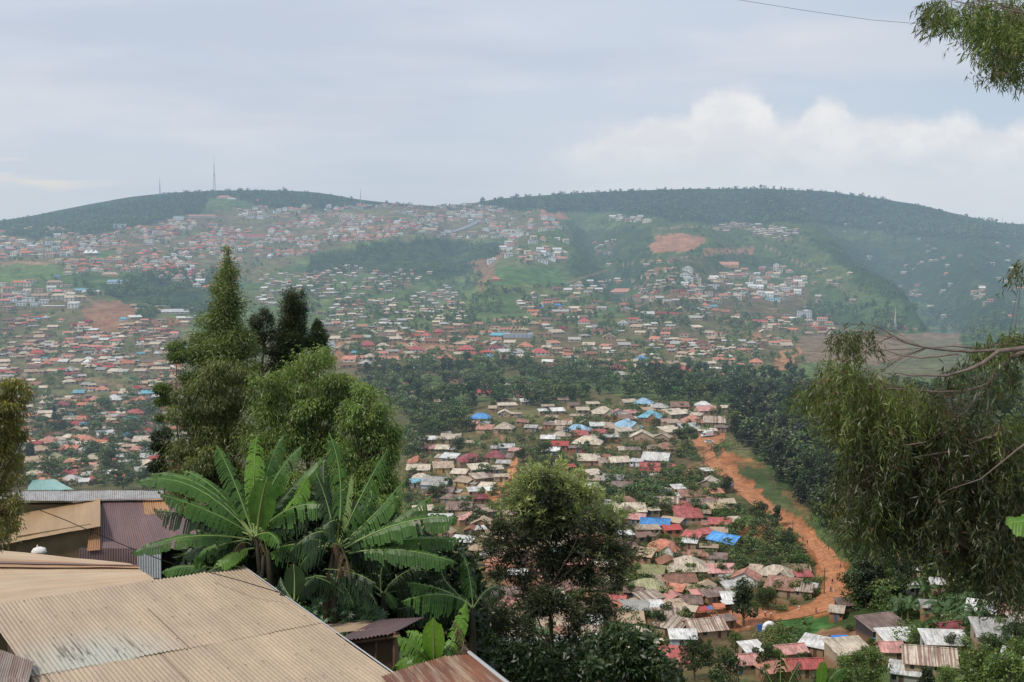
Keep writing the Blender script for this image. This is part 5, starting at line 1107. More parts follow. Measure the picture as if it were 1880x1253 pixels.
# ---------------------------------------------------------------- banana plants
def z2(x,y): return (240+x/2.648,780+y/2.648)
def banana(label,basep,Y,leaves,ground_py,stems,seed,stemr=.085):
    rng=np.random.default_rng(seed); b=P(basep[0],ground_py,Y); zg=float(H(b[0],Y)); root=empty('banana_plant',(b[0],Y,zg),0,label,'banana plant','banana plants beside the tin roofs'); off=np.array([b[0],Y,zg])
    for st in stems:
        m=MB(); a=np.array(P(st[0],st[1],Y)); c=np.array(P(st[2],st[3],Y)); a2=np.array([a[0],a[1],zg-.1]); m.tube([a2-off,a-off,(a+c)/2-off,c-off],[stemr*1.25,stemr*1.1,stemr*.85,stemr*.45],9); m.build('stem',STEM,root,True)
    dr_=random.Random(seed)
    leaves=list(leaves)
    if len(leaves)>10:
        for _ in range(2):
            x0=basep[0]+dr_.uniform(-22,14); y0=leaves[0][1]+dr_.uniform(-6,14); sx=dr_.choice((-1,1)); leaves.append((x0,y0,x0+sx*dr_.uniform(16,34),y0+dr_.uniform(6,24),x0+sx*dr_.uniform(20,44),y0+dr_.uniform(60,100),.2,.7,DEADL,dr_.uniform(-.5,.2)))
    if len(leaves)>10:
        for _ in range(6):
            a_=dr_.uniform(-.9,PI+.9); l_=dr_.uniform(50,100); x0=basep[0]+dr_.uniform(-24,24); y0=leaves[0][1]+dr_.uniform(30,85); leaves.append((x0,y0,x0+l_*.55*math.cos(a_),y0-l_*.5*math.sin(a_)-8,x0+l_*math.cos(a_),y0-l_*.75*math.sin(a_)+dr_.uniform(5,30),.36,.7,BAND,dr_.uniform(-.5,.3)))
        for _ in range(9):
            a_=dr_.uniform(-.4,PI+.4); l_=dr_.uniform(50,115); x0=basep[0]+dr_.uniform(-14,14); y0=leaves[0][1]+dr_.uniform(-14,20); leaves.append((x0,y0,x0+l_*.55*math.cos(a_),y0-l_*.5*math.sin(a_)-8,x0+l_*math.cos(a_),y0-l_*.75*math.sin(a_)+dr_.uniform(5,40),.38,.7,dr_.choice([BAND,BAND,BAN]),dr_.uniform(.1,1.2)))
    for L in leaves:
        bx,by,mx,my,tx,ty,wd,tear=L[:8]; mt=L[8] if len(L)>8 else BAN; dy=L[9] if len(L)>9 else rng.uniform(-.9,.7)
        B=P(bx,by,Y); M=P(mx,my,Y+dy*.55); T=P(tx,ty,Y+dy)
        tear=min(.95,tear*1.35+.06) if tear>.02 else tear; q=blade(B,M,T,wd*(.86 if tear>.02 else 1),rng,tear,22 if tear>.1 else 14,.3+tear*.7); q.V=[tuple(np.array(v)-off) for v in q.V]; q.build('leaf',[mt,RIB],root,True)
    return root
def zl(b,m,t,w,tear,*k): return (*z2(*b),*z2(*m),*z2(*t),w,tear,*k)
c1=(600,545)
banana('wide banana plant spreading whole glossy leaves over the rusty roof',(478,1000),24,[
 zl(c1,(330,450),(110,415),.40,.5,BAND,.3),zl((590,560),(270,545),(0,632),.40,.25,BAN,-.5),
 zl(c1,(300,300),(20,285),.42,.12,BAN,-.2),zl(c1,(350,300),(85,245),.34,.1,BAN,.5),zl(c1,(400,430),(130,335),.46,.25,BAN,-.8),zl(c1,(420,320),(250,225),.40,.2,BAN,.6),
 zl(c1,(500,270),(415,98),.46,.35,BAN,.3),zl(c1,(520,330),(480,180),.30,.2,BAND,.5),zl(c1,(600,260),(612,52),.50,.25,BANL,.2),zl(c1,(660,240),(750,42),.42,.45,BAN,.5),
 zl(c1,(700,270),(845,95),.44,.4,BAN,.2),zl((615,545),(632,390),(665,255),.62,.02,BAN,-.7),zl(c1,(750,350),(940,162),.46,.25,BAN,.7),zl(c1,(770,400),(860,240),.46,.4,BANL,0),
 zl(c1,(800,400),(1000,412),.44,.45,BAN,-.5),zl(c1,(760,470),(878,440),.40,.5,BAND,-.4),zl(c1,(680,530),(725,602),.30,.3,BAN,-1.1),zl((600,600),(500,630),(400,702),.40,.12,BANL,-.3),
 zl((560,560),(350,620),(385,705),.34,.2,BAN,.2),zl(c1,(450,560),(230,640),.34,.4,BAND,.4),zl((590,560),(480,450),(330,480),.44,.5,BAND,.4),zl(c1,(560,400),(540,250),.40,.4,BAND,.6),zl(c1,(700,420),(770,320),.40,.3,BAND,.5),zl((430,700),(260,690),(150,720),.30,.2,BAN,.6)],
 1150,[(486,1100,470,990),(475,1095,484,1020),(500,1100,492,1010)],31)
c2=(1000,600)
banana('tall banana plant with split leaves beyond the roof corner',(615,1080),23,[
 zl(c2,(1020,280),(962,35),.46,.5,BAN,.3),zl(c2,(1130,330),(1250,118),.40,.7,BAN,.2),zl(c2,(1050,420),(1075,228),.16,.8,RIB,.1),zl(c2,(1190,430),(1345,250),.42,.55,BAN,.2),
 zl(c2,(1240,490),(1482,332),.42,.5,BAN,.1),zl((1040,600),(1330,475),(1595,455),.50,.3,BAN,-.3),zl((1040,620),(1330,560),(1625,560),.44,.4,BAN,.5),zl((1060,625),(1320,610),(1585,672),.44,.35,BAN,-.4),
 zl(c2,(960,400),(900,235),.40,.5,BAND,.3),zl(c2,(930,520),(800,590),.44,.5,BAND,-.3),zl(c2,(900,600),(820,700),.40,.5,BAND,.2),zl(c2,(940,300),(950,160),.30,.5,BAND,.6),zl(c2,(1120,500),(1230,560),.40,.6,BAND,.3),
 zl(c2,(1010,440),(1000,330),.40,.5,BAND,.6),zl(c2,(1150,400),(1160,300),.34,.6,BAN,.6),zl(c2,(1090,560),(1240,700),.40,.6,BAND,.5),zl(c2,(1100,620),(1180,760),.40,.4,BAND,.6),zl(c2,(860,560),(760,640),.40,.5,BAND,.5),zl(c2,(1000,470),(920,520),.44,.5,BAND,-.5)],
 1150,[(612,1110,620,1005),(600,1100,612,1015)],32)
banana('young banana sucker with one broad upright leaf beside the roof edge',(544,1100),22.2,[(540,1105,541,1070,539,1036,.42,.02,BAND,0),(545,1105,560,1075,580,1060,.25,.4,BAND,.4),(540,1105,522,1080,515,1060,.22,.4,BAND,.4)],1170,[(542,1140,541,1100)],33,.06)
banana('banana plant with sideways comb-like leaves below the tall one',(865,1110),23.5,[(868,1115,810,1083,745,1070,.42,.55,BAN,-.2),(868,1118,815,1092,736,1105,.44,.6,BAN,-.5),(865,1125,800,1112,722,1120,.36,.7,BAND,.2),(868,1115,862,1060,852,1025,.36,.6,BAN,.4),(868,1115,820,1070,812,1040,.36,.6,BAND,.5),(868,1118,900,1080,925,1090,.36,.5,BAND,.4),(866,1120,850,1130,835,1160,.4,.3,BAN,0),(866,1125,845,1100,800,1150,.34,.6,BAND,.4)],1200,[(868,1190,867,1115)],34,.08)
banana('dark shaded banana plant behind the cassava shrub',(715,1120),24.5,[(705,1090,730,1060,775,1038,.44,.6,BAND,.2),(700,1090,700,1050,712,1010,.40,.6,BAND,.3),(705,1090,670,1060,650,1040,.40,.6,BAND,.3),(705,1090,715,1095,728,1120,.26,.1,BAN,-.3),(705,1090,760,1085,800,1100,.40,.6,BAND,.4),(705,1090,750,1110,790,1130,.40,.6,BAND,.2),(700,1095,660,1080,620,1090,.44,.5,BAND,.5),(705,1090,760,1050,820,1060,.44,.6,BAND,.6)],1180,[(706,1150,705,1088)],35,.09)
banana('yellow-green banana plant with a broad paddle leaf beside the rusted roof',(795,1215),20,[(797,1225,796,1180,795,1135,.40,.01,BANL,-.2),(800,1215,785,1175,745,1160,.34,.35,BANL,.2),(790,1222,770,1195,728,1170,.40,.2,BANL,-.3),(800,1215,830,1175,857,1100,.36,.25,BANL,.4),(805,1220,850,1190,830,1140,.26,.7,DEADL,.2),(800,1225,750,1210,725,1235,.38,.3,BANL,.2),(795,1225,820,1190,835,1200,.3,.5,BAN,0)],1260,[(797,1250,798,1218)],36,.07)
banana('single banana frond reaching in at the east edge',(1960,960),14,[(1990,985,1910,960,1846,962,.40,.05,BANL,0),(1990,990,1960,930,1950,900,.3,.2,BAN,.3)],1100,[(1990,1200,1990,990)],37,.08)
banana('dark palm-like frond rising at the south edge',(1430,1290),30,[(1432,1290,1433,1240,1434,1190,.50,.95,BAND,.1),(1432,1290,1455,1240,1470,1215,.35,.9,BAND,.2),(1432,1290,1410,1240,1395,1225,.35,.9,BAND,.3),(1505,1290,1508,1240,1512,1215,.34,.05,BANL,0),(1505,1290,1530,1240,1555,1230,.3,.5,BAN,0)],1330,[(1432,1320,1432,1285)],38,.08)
# yellowed leaf on the first plant
# cassava shrub
rt_=empty('cassava_shrub',(P(630,1150,23.6)[0],23.6,float(H(P(630,1150,23.6)[0],23.6))),0,'bushy green cassava shrub with hand-shaped leaves behind the roof','shrub'); O=np.array(rt_.location); rng=np.random.default_rng(61); Vs=[];Cs=[];m=MB()
for i in range(420):
    x=rng.uniform(545,705); t_=(x-625)/82; y=1093+abs(t_)**2*34+rng.uniform(0,55); c=np.array(P(x,y,23.4+rng.uniform(-.5,.7)))
    nrm=unit(np.array([rng.normal()*.35,-.5+rng.normal()*.3,.8])); a=unit(np.cross(nrm,[1,.2,0.])); b=np.cross(nrm,a); k=rng.uniform(.5,1.35)
    for f in range(7):
        an=(f-3)*.75+rng.normal()*.1; d=unit(a*math.sin(an)+b*math.cos(an)*-1+np.array([0,0,-.35])); ln=.13*rng.uniform(.8,1.2); Vs.append(leaf_quads(c[None],d[None],unit(np.cross(d,nrm))[None],ln,.036)); Cs.append(np.tile(np.array((.045,.105,.035))*k,(4,1)))
    if i%14==0: m.tube([np.array((rng.uniform(-.5,.5),0,-.1)),c-O],[.014,.006],4)
V=np.concatenate(Vs); obj('leaves',mesh_np('leaves',V-O,[quads(len(V)//4)],np.concatenate(Cs),[NEARLEAF]),rt_); m.build('stems',BARK,rt_)
# undergrowth under the bananas and around the near houses
def thicket(label,poly,Y,n,L,Wd,dk,lt,seed,dep=1.2):
    rng=np.random.default_rng(seed); a=np.array(poly,float); P_=[]
    while len(P_)<n:
        x,y=rng.uniform(a[:,0].min(),a[:,0].max()),rng.uniform(a[:,1].min(),a[:,1].max())
        if inpoly(np.array([x]),np.array([y]),poly)[0]: P_.append(P(x,y,Y+rng.uniform(-dep,dep)))
    p=np.array(P_); d=unit(rng.normal(size=(n,3))+np.array([0,-.2,.1])); s=unit(np.cross(d,rng.normal(size=(n,3)))); V=leaf_quads(p,d,s,L*rng.uniform(.6,1.4,n),Wd*rng.uniform(.6,1.3,n))
    t=rng.random((n,1)); o=obj('undergrowth',mesh_np('undergrowth',V,[quads(n)],np.repeat(np.array(dk)*(1-t)+np.array(lt)*t,4,0),[NEARLEAF])); tag(o,label,'undergrowth',kind='stuff')
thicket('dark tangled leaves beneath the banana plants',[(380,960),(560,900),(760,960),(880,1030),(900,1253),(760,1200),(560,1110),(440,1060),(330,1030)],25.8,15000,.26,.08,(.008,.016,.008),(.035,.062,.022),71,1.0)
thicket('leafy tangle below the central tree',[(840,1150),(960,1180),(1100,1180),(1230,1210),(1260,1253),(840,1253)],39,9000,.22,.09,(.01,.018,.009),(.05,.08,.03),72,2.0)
# ---------------------------------------------------------------- near tin-roofed buildings
def tin(name,c,c2,rustc,rust=.5,haze=False,stripe=None,grey=None):
    m=Mat(name,haze); tc=m.n('TexCoord'); uv=m.n('Attribute',attribute_name='ruv').outputs['Vector']   # metres across / along the sheet
    big=m.noise(.6,5,uv,.6); st=m.noise(1.0,5,uv,.65,(5.0,.35,1)); fine=m.noise(16,5,uv,.7); sp=m.noise(38,2,uv)
    k=m.mix(m.ramp(big,[(.3,0.),(.7,1.)]),c,c2)
    k=m.mix(m.ramp(st,[(.62-rust*.32,0.),(.74-rust*.3,min(1,rust*1.2))]),k,rustc)
    k=m.mix(1.0,k,m.ramp(fine,[(.25,.84),(.75,1.12)]),'MULTIPLY')
    lg=m.noise(1.0,5,uv,.7,(2.2,.22,1)); k=m.mix(1.0,k,m.ramp(lg,[(.3,.80),(.65,1.07)]),'MULTIPLY')
    k=m.mix(m.ramp(sp,[(.70,0.),(.76,.45)]),k,tuple(v*.35 for v in rustc))
    if grey:
        gx,gy,gr=grey; d=m.n('VectorMath',operation='DISTANCE'); d.inputs[1].default_value=(gx,gy,0); m.l(uv,d.inputs[0]); q=m.n('MapRange'); q.inputs[1].default_value=gr; q.inputs[2].default_value=gr*.25; q.inputs[3].default_value=0; q.inputs[4].default_value=1; m.l(d.outputs['Value'],q.inputs[0])
        k=m.mix(q.outputs[0],k,(.42,.41,.35))
        st2=m.noise(1,5,uv,.7,(13.2,.55,1)); mm=m.n('Math',operation='MULTIPLY'); m.l(q.outputs[0],mm.inputs[0]); m.l(m.ramp(st2,[(.55,0.),(.60,.9)]),mm.inputs[1]); k=m.mix(mm.outputs[0],k,(.045,.028,.02))
    return m.finish(m.bsdf(k,.5,bump=fine,bs=.12,bd=.004,spec=.35))
def corr(name,A,B,Cc,D,mat,parent,off,amp=.011,pitch=.076,rows=8,lift=0):
    """corrugated sheet: A->B runs across the ribs (top edge), D->C is the bottom edge"""
    A,B,Cc,D=(np.array(q,float) for q in (A,B,Cc,D)); Wm=max(np.linalg.norm(B-A),np.linalg.norm(Cc-D)); Lm=np.linalg.norm(D-A); nx=int(Wm/pitch*8); nrm=unit(np.cross(B-A,D-A)); 
    if nrm[2]<0: nrm=-nrm
    u=np.linspace(0,1,nx+1); v=np.linspace(0,1,rows+1); U,Vv=np.meshgrid(u,v,indexing='ij'); U3,V3=U[...,None],Vv[...,None]
    Pn=(A*(1-U3)+B*U3)*(1-V3)+(D*(1-U3)+Cc*U3)*V3
    wob=fbm(U*Wm/1.1+3,Vv*Lm/1.3,7,3)*.035; edge=np.abs(Vv*2-1)**8*fbm(U*Wm*2.1,Vv*0+2.2,19,2)*.03
    Pn=Pn+nrm*(amp*np.sin(U*Wm/pitch*2*PI)+wob+edge+lift)[...,None]-off
    low=Pn-nrm*.004; n1=(nx+1)*(rows+1); idx=np.arange(n1).reshape(nx+1,rows+1)
    Q=np.stack([idx[:-1,:-1],idx[1:,:-1],idx[1:,1:],idx[:-1,1:]],-1).reshape(-1,4)
    me=mesh_np(name,np.concatenate([Pn.reshape(-1,3),low.reshape(-1,3)]),[Q,Q[:,::-1]+n1],None,[mat],smooth=True)
    a=me.attributes.new('ruv','FLOAT_VECTOR','POINT'); uvv=np.stack([U*Wm,Vv*Lm,U*0],-1).reshape(-1,3); a.data.foreach_set('vector',np.concatenate([uvv,uvv]).astype(np.float32).ravel())
    return obj(name,me,parent)
def root_at(name,p,label,cat='building',group='near tin-roofed buildings'):
    z=float(H(p[0],p[1])); r=empty(name,(p[0],p[1],z),0,label,cat,group); return r,np.array([p[0],p[1],z])
def poly_wall(name,top,mat,parent,off,depth=3.2,thick=.14):
    """walls standing under the given top edge points, going down into the ground"""
    m=MB()
    for a,b in zip(top[:-1],top[1:]):
        a=np.array(a)-off; b=np.array(b)-off; d=unit(np.array([b[0]-a[0],b[1]-a[1],0])); n=np.array([-d[1],d[0],0])*thick
        lo=lambda q: np.array([q[0],q[1],-.3])
        for (p,q) in ((a,b),(b+n,a+n)): m.face([lo(p),lo(q),q,p])
        m.face([a,b,b+n,a+n]); m.face([lo(a),a,a+n,lo(a+n)]); m.face([lo(b),lo(b+n),b+n,b])
    return m.build(name,mat,parent)
BEIGE=(.50,.385,.27)
TA=tin('tin_beige',BEIGE,(.40,.305,.22),(.32,.21,.13),.15); TAG=tin('tin_beige_worn',BEIGE,(.40,.305,.22),(.32,.21,.13),.18,grey=(1.1,3.6,1.7))
TR_=tin('tin_rusted',(.13,.06,.05),(.30,.12,.06),(.46,.37,.27),.50); TB_=tin('tin_faded',(.55,.42,.29),(.50,.35,.22),(.34,.16,.08),.30); TP=tin('tin_purple_rust',(.165,.105,.105),(.21,.145,.15),(.35,.15,.07),.3); TG=tin('tin_grey',(.36,.35,.34),(.44,.43,.42),(.25,.13,.09),.4); TS=tin('tin_silver',(.42,.43,.44),(.5,.51,.52),(.3,.2,.15),.15); TK=tin('tin_striped_old',(.40,.33,.28),(.30,.24,.21),(.22,.12,.085),.55)
MUD=simple('mud_plaster',(.17,.125,.07),.95,False,.25,1.5); MUDD=simple('mud_plaster_dark',(.11,.07,.05),.95,False,.3,2); WOOD=simple('old_timber',(.16,.10,.06),.9,False,.3,6); DARK=simple('painted_dark',(.012,.010,.009),.95,False)
# Roof A: solve the plane from its vanishing directions
def rdir(px,py): d=np.array([float(q) for q in dirs(px,py)]); return d/np.linalg.norm(d)
e1=rdir(4400,440); e1[2]=0; e1/=np.linalg.norm(e1); e2=-rdir(-600,295)
K=np.array(P(445,1042,24.0)); prj=lambda q: proj(q[0],q[1],q[2])
s1=next(s for s in np.arange(.5,9,.02) if prj(K+e2*s)[0]>=590); s2=s1*2.35
L1=next(L for L in np.arange(3,20,.02) if (lambda a,b:(b[1]-a[1])/(b[0]-a[0])*(0-a[0])+a[1])(prj(K-e1*L),prj(K-e1*L+e2*s1*1.2))<=1165 or False) if False else None
def edge_y0(L):
    a,b=prj(K-e1*L+e2*1.0),prj(K-e1*L+e2*4.0); return a[1]+(0-a[0])*(b[1]-a[1])/(b[0]-a[0])
Ls=np.arange(4,16,.05); L1=float(Ls[np.argmin([abs(edge_y0(L)-1165) for L in Ls])])
print('roofA',K,e1,e2,s1,L1)
rA,oA=root_at('tin_roofed_house',(K-e1*L1*.5+e2*s1)[:2],'big low house with one broad beige corrugated roof sloping across the corner')
corr('roof',K-e1*L1,K,K+e2*s1,K-e1*L1+e2*s1,TAG,rA,oA,lift=.014,rows=14)
corr('roof',K-e1*L1+e2*(s1-.12),K+e2*(s1-.12),K+e2*s2,K-e1*L1+e2*s2,TA,rA,oA,rows=16)
dn=np.array([0,0,-.16]); ins=.35
a=K-e1*(L1-ins)+e2*ins; b=K-e1*ins+e2*ins; c=K-e1*ins+e2*(s2-ins); d=K-e1*(L1-ins)+e2*(s2-ins)
poly_wall('wall',[q+dn for q in (a,d,c,b,a)],MUDD,rA,oA)
m=MB()
for f in np.linspace(0.02,.98,7):
    p=K-e1*L1*f+dn*.55-oA; m.tube([p,p+e2*s2],.035,4)
for s in (.1,s1*.98,s2*.7): m.tube([K-e1*(L1-.05)+e2*s+dn*.32-oA,K+e2*s-e1*.05+dn*.32-oA],.03,4)
m.build('roof_timbers',WOOD,rA)
m=MB()
for s_ in list(np.arange(.15,s1,1.05))+list(np.arange(s1+.1,s2,1.05)):
    for k_ in range(int((L1-.2)/.304)):
        p=K-e1*(.1+k_*.304+.019)+e2*(s_+random.uniform(-.03,.03))-oA+np.array([0,0,.028+(.014 if s_<s1 else 0)]); h_=.007
        if random.random()<.45: continue
        m.box(p[0]-h_,p[0]+h_,p[1]-h_,p[1]+h_,p[2]-.01,p[2]+.006)
o_=m.build('roofing_nails',simple('nail_rust',(.13,.07,.045),.8,False),rA); o_['kind']='stuff'
# side laps where sheets overlap: a slightly lifted narrow edge
SED=simple('sheet_edge_dark',(.10,.065,.045),.8,False)
for u_,a_,b_ in ((2.5,s1*.42,s1),(4.9,s1,s2),(3.0,s1,s2*.9),(6.4,0,s1),(7.6,s1,s2)):
    m=MB(); m.tube([K-e1*u_+e2*t+np.array([0,0,.026])-oA for t in np.linspace(a_,b_,12)],.007,4); m.build('sheet_edge',SED,rA)
# ridge-edge batten on the right rake
m=MB(); m.tube([K+e1*.03+e2*t-oA+np.array([0,0,.02]) for t in np.linspace(-.05,s2,20)],.014,5); m.build('edge_strip',TS,rA)
# Roof B behind
rB,oB=root_at('tin_roofed_house',P(90,1100,27)[:2],'low house with a smooth faded roof crossed by rusty bands')
B1,B2,B3,B4=P(-130,998,31.5),P(240,1035,29.0),P(300,1074,26.6),P(-150,1190,23.2)
corr('roof',B1,B4,B3,B2,TB_,rB,oB,amp=.003,pitch=.16,rows=30); poly_wall('wall',[np.array(q)+np.array([0,0,-.15]) for q in (P(-120,1180,23.6),P(292,1070,26.9),P(236,1036,28.8))],MUD,rB,oB)
# rusty bands as separate sheets laid on the roof
def on(A,B,Cc,D,u,v): A,B,Cc,D=map(np.array,(A,B,Cc,D)); return (A*(1-u)+B*u)*(1-v)+(D*(1-u)+Cc*u)*v
def bandB(v0,v1,mat,z):
    # v along B1->B4 (front), u along right
    q=[on(B1,B2,B3,B4,0,v0),on(B1,B2,B3,B4,1,v0),on(B1,B2,B3,B4,1,v1),on(B1,B2,B3,B4,0,v1)]; q=[a+np.array([0,0,z]) for a in q]; corr('roof_sheet',q[0],q[3],q[2],q[1],mat,rB,oB,amp=.003,pitch=.16,rows=30)
bandB(.17,.30,tin('tin_orange',(.48,.30,.18),(.42,.24,.13),(.30,.15,.08),.3),.05); bandB(.225,.262,tin('tin_band_brown',(.17,.11,.09),(.24,.15,.12),(.3,.16,.1),.3),.075)
# white sack lying on it
p=np.array(P(72,1019,30.2)); m=MB(); m.tube([(-.20,0,.06),(-.12,0,.09),(0,.02,.11),(.13,0,.10),(.19,0,.06)],[.03,.10,.115,.10,.03],9); m.tube([(-.02,0,.18),(-.05,0,.25),(-.03,0,.28)],[.03,.02,.008],6)
tag(m.build('sack',simple('white_sack',(.72,.70,.68),.7,False),None,True,p),'small white plastic sack lying on the faded roof','sack')
# Building C
rC,oC=root_at('tin_roofed_house',P(180,1000,36)[:2],'mud-walled house under a long rusty ridge roof with patched sheet sides')
corr('roof',P(-60,903,41),P(300,901,41),P(300,918,36.2),P(-60,921,36.2),TG,rC,oC,rows=6); corr('roof',P(-60,903,41),P(300,901,41),P(300,915,44),P(-60,915,44),TG,rC,oC,rows=4)
w0=np.array([0,0,-.12]); poly_wall('wall',[np.array(q)+w0 for q in (P(-55,921,36.6),P(296,919,36.6),P(296,918,43),P(-55,918,43),P(-55,921,36.6))],MUD,rC,oC)
corr('side_sheet',P(-60,962,36.4),P(184,915,36.4),P(184,966,34.0),P(-60,1012,34.0),tin('ply_sheet',(.40,.27,.15),(.35,.23,.13),(.24,.14,.08),.12),rC,oC,amp=.002,pitch=.3)
corr('side_sheet',P(184,917,36.45),P(318,915,36.45),P(380,1008,33.9),P(184,1008,33.9),TP,rC,oC)
corr('side_sheet',P(262,917,36.40),P(306,916,36.40),P(312,945,35.6),P(266,945,35.6),tin('tin_bright_rust',(.42,.22,.10),(.50,.30,.16),(.20,.08,.04),.4),rC,oC)
corr('side_sheet',P(165,965,34.7),P(184,962,34.7),P(184,1010,33.8),P(160,1012,33.8),tin('tin_orange_side',(.44,.24,.12),(.3,.15,.09),(.2,.09,.06),.4),rC,oC)
corr('lower_sheet',P(146,1006,33.9),P(252,1008,33.9),P(252,1060,33.8),P(146,1060,33.8),TP,rC,oC)
corr('lower_sheet',P(252,1008,33.88),P(296,1009,33.88),P(296,1062,33.8),P(252,1062,33.8),TS,rC,oC)
m=MB(); m.face([np.array(q)-oC for q in (P(30,985,34.3),P(166,962,34.3),P(166,1062,34.3),P(30,1062,34.3))]); m.build('front_wall',MUD,rC)
m=MB(); m.face([np.array(q)-oC for q in (P(296,1005,34.3),P(400,1005,34.3),P(400,1075,34.3),P(296,1075,34.3))]); m.build('opening_shade',DARK,rC)  # flat near-black sheet stands in for the unlit inside
# teal roof behind
rT,oT=root_at('tin_roofed_house',P(95,900,52)[:2],'house with a pale teal sheet roof beyond the long rusty ridge')
corr('roof',P(60,882,56),P(100,880,56),P(136,900,50),P(48,900,50),tin('tin_teal',(.22,.42,.40),(.32,.50,.45),(.3,.3,.22),.3),rT,oT); poly_wall('wall',[np.array(q)+w0 for q in (P(55,900,50.5),P(130,900,50.5),P(99,883,55.5))],MUD,rT,oT)
# Roof D small lean-to
rD,oD=root_at('lean_to',P(690,1180,21.6)[:2],'small timber shed with a purple-rust scalloped lean-to roof','shed')
corr('roof',P(590,1140,23.3),P(742,1139,23.3),P(700,1153,22.0),P(560,1170,21.7),TB_,rD,oD,amp=.003,pitch=.2); corr('roof',P(696,1141,22.9),P(779,1138,22.7),P(716,1168,21.2),P(612,1182,21.2),TP,rD,oD,amp=.014,lift=.03)
poly_wall('wall',[np.array(q) for q in (P(630,1178,21.5),P(722,1166,21.5),P(733,1160,22.4))],simple('board_wall',(.15,.10,.06),.9,False,.3,2),rD,oD)
m=MB(); m.tube([np.array(P(690,1168,21.4))-oD,np.array(P(690,1275,21.4))-oD],.03,5); m.build('post',WOOD,rD)
m=MB(); m.tube([np.array(P(724,1162,21.35))-oD,np.array(P(724,1280,21.35))-oD],.035,5); m.build('post',WOOD,rD)
m=MB(); m.tube([np.array(P(612,1186,21.3))-oD,np.array(P(735,1168,21.3))-oD],.035,5); m.build('beam',WOOD,rD)
# Roof E
rE,oE=root_at('tin_roofed_house',P(840,1300,18)[:2],'hut with a heavily rusted corrugated roof at the south edge')
corr('roof',P(700,1242,18.6),P(851,1193,20.4),P(1010,1320,16.6),P(820,1390,15.0),TR_,rE,oE,rows=14); poly_wall('wall',[np.array(q)+np.array([0,0,-.1]) for q in (P(720,1247,18.6),P(845,1200,20.2),P(990,1320,16.8),P(825,1380,15.2),P(720,1247,18.6))],MUDD,rE,oE)
m=MB(); m.tube([np.array(P(851,1193,20.4))-oE+np.array([0,0,.03]),np.array(P(1010,1320,16.6))-oE+np.array([0,0,.03])],.035,5); m.build('edge_strip',TS,rE)
# F: old striped roofs under the big roof's west end
rF,oF=root_at('tin_roofed_house',P(-20,1300,17)[:2],'lower shed with a silvery striped roof tucked under the big roof')
corr('roof',P(-80,1165,20.5),P(62,1215,18.6),P(50,1262,17.5),P(-100,1215,19.0),TK,rF,oF); corr('roof',P(-90,1228,18.4),P(52,1250,17.2),P(52,1330,15.5),P(-100,1290,16.5),TK,rF,oF)
poly_wall('wall',[np.array(q)+np.array([0,0,-.1]) for q in (P(-95,1290,16.6),P(48,1325,15.6),P(56,1220,18.4))],DARK,rF,oF)  # near-black wall: gloom under the roofs put into its colour
# ---------------------------------------------------------------- wires
CAB=simple('cable',(.03,.028,.026),.6,False)
def wire(label,pts,r,sag=0,name='power_cable',mat=None):
    c=[np.array(P(*q)) for q in pts]; m=MB(); out=[]
    for a,b in zip(c[:-1],c[1:]):
        for t in np.linspace(0,1,9)[:-1]: out.append(a*(1-t)+b*t+np.array([0,0,-4*sag*t*(1-t)]))
    out.append(c[-1]); m.tube([q-out[0] for q in out],r,5); return tag(m.build(name,mat or CAB,None,True,out[0]),label,'cable')
wire('black cable strung across the mud house and purple sheets',[(-30,893,30),(120,955,30.5),(280,1022,31),(420,1070,32)],.012,.02)
wire('thin black cable lying over the top corner of the broad beige roof',[(372,1048,22.9),(440,1066,22.0),(512,1088,21.8)],.010,0)
wire('thin overhead wire crossing the sky to the overhanging tree',[(1350,-1,22),(1480,20,22),(1600,37,22),(1700,45,22),(1800,50,22)],.0045,.0,'power_cable',simple('thin_wire',(.22,.23,.25),.6,False))
HC=simple('valley_cable',(.10,.10,.10),.6)
wire('upper valley power line in front of the dark plantation',[(1150,858,330),(1340,804,330),(1480,770,330),(1600,745,330)],.09,3,'power_line',HC)
wire('lower valley power line in front of the dark plantation',[(1150,872,330),(1340,823,330),(1480,778,330),(1600,752,330)],.09,3,'power_line',HC)
